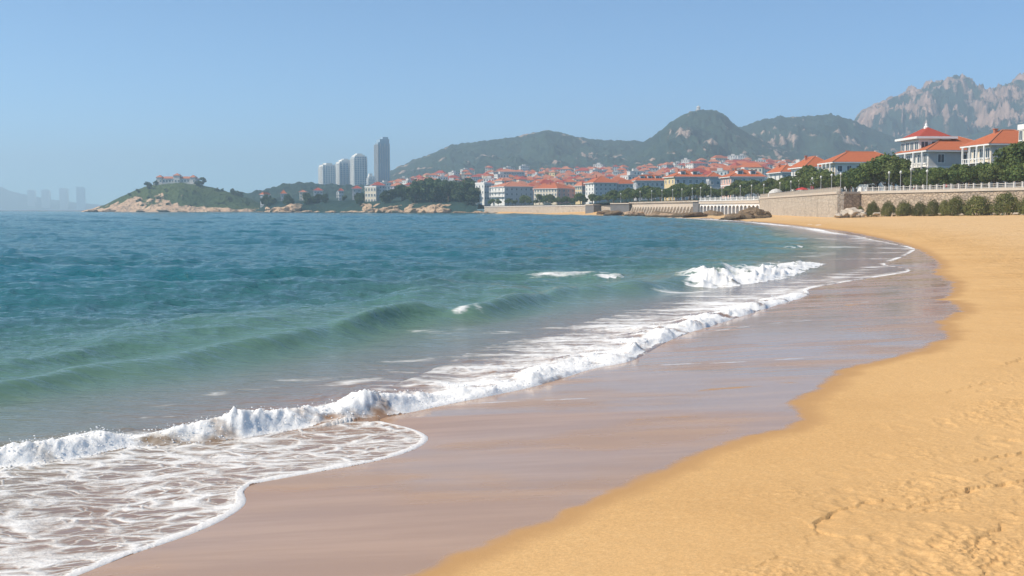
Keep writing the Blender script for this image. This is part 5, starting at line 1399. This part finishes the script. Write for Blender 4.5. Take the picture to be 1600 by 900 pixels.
def person(px, D, z, top, bot, pose, rz, label):
    me = PM[pose].copy(); me.materials.clear()
    for m in (M[bot], M[top], M['skin'], M['hair']): me.materials.append(m)
    for f in me.polygons:
        c = f.center
        f.material_index = 0 if c.z < .93 else 3 if (c.z > 1.66 or (c.z > 1.58 and c.y < -.02)) else 2 if (c.z > 1.48 or (abs(c.x) > .2 and c.z < 1.12)) else 1
        f.use_smooth = True
    o = link('person', me, None, wp(px, D, z), rz); tag(o, label, 'person', 'people on the promenade')
PEOPLE = [(1598, 'cloth_white', 'cloth_dark', 'person in white top by the railing at the right edge'), (1580, 'cloth_blue', 'cloth_dark', 'person in blue top walking near the right edge'), (1541, 'cloth_white', 'cloth_white', 'person all in white on the promenade before dark trees'),
          (1509, 'cloth_tan', 'cloth_dark', 'person in tan jacket standing behind the railing'), (1491, 'cloth_dark', 'cloth_dark', 'person in dark clothes behind the railing mid wall'), (1474, 'cloth_red', 'cloth_dark', 'person in red top strolling above the bushes'),
          (1428, 'cloth_tan', 'cloth_white', 'person in tan top beside the tall lamp'), (1424, 'cloth_white', 'cloth_red', 'person in white top and red trousers beside the tall lamp'), (1438, 'cloth_white', 'cloth_dark', 'person in white shirt right of the tall lamp'),
          (1371, 'cloth_white', 'cloth_blue', 'person in white top and blue trousers near the white van'), (1327, 'cloth_dark', 'cloth_tan', 'person in dark top above the shaded wall corner'), (1317, 'cloth_white', 'cloth_dark', 'person in white top above the shaded wall corner'),
          (1289, 'cloth_red', 'cloth_dark', 'person in red top on the bastion'), (1259, 'cloth_white', 'cloth_dark', 'person in white top beside the red parasol')]
if PM:
    for i, (px, a, b, lb) in enumerate(PEOPLE): person(px, dwall(px) + (2.6 if px > 1330 else 4.5), 6.55, a, b, i % 2, 1.2 + i * .9, lb)

# parked van, parasol, banner
van = tag(empty('van', wp(1350, 270, 6.55), .25), 'white van parked under the trees behind the wall corner', 'van')
mb = MB(); mb.box(-1.0, 1.0, -2.4, 1.6, .45, 2.3); mb.poly([(-1, 1.6, .45), (-1, 2.5, .45), (-1, 2.4, 1.25), (-1, 1.6, 2.3)]); mb.poly([(1, 1.6, 2.3), (1, 2.4, 1.25), (1, 2.5, .45), (1, 1.6, .45)]); mb.quad((-1, 1.6, 2.3), (-1, 2.4, 1.25), (1, 2.4, 1.25), (1, 1.6, 2.3)); mb.quad((-1, 2.4, 1.25), (-1, 2.5, .45), (1, 2.5, .45), (1, 2.4, 1.25)); mb.build('body', M['trim'], van)
for sx in (-1, 1):
    mb = MB(); mb.quad((sx * .85, -2.42, 1.4), (sx * .08, -2.42, 1.4), (sx * .08, -2.42, 2.05), (sx * .85, -2.42, 2.05)); mb.build('rear_window', M['glass'], van)
    for yy in (-1.5, 1.5):
        mb = MB(); mb.tube((sx * .8, yy, .36), (sx * 1.03, yy, .36), .36, .36, 14); mb.build('wheel', M['dark'], van)
    mb = MB(); mb.box(sx * .8 - .08, sx * .8 + .08, -2.44, -2.402, .8, 1.1); mb.build('tail_light', M['cloth_red'], van)
um = tag(empty('parasol', wp(1250.5, dwall(1250) + 9, 6.55)), 'red parasol open on the bastion promenade', 'parasol')
mb = MB(); mb.lathe([(.03, 0), (.03, 2.5), (.01, 2.7)], 6); mb.build('pole', M['pole'], um)
mb = MB(); mb.lathe([(2.0, 1.9), (1.2, 2.35), (.02, 2.65)], 8); mb.build('canopy', M['cloth_red'], um)
bn = tag(empty('banner', wp(1263, dwall(1263) + 6, 6.55)), 'tall narrow red and white banner on a pole on the bastion', 'banner')
mb = MB(); mb.tube((0, 0, 0), (0, 0, 4.6), .06, .05, 6); mb.build('pole', M['pole'], bn)
mb = MB(); mb.box(.06, .95, -.03, .03, 1.2, 3.0); mb.build('cloth', M['cloth_red'], bn)
mb = MB(); mb.box(.06, .95, -.03, .03, 3.002, 4.4); mb.build('cloth', M['cloth_white'], bn)
tn = tag(empty('tent', wp(1210, dwall(1210) + 8, 6.55)), 'small domed white tent on the promenade', 'tent')
mb = MB(); mb.lathe([(2.6, 0), (2.6, 1.1), (2.2, 2.0), (1.2, 2.7), (.02, 3.0)], 12); mb.build('canopy', M['roofflat'], tn)
mb = MB(); mb.quad((-.7, -2.62, 0), (.7, -2.62, 0), (.6, -2.5, 1.7), (-.6, -2.5, 1.7)); mb.build('doorway', M['cloth_dark'], tn)

# ------------------------------------------------------------------ haze
hb_ = MB(); hb_.box(-9500, 9500, -120, 9900, -4.5, 490)
t = NT('haze'); vol = t.n('VolumePrincipled', {'Color': (0.75, 0.905, 1.0), 'Density': HAZE, 'Anisotropy': 0.27})
t.nt.links.new(vol.outputs[0], t.out.inputs['Volume'])
hz = hb_.build('haze', t.mat); hz['kind'] = 'stuff'; hz['label'] = 'thin blue sea haze over the bay'
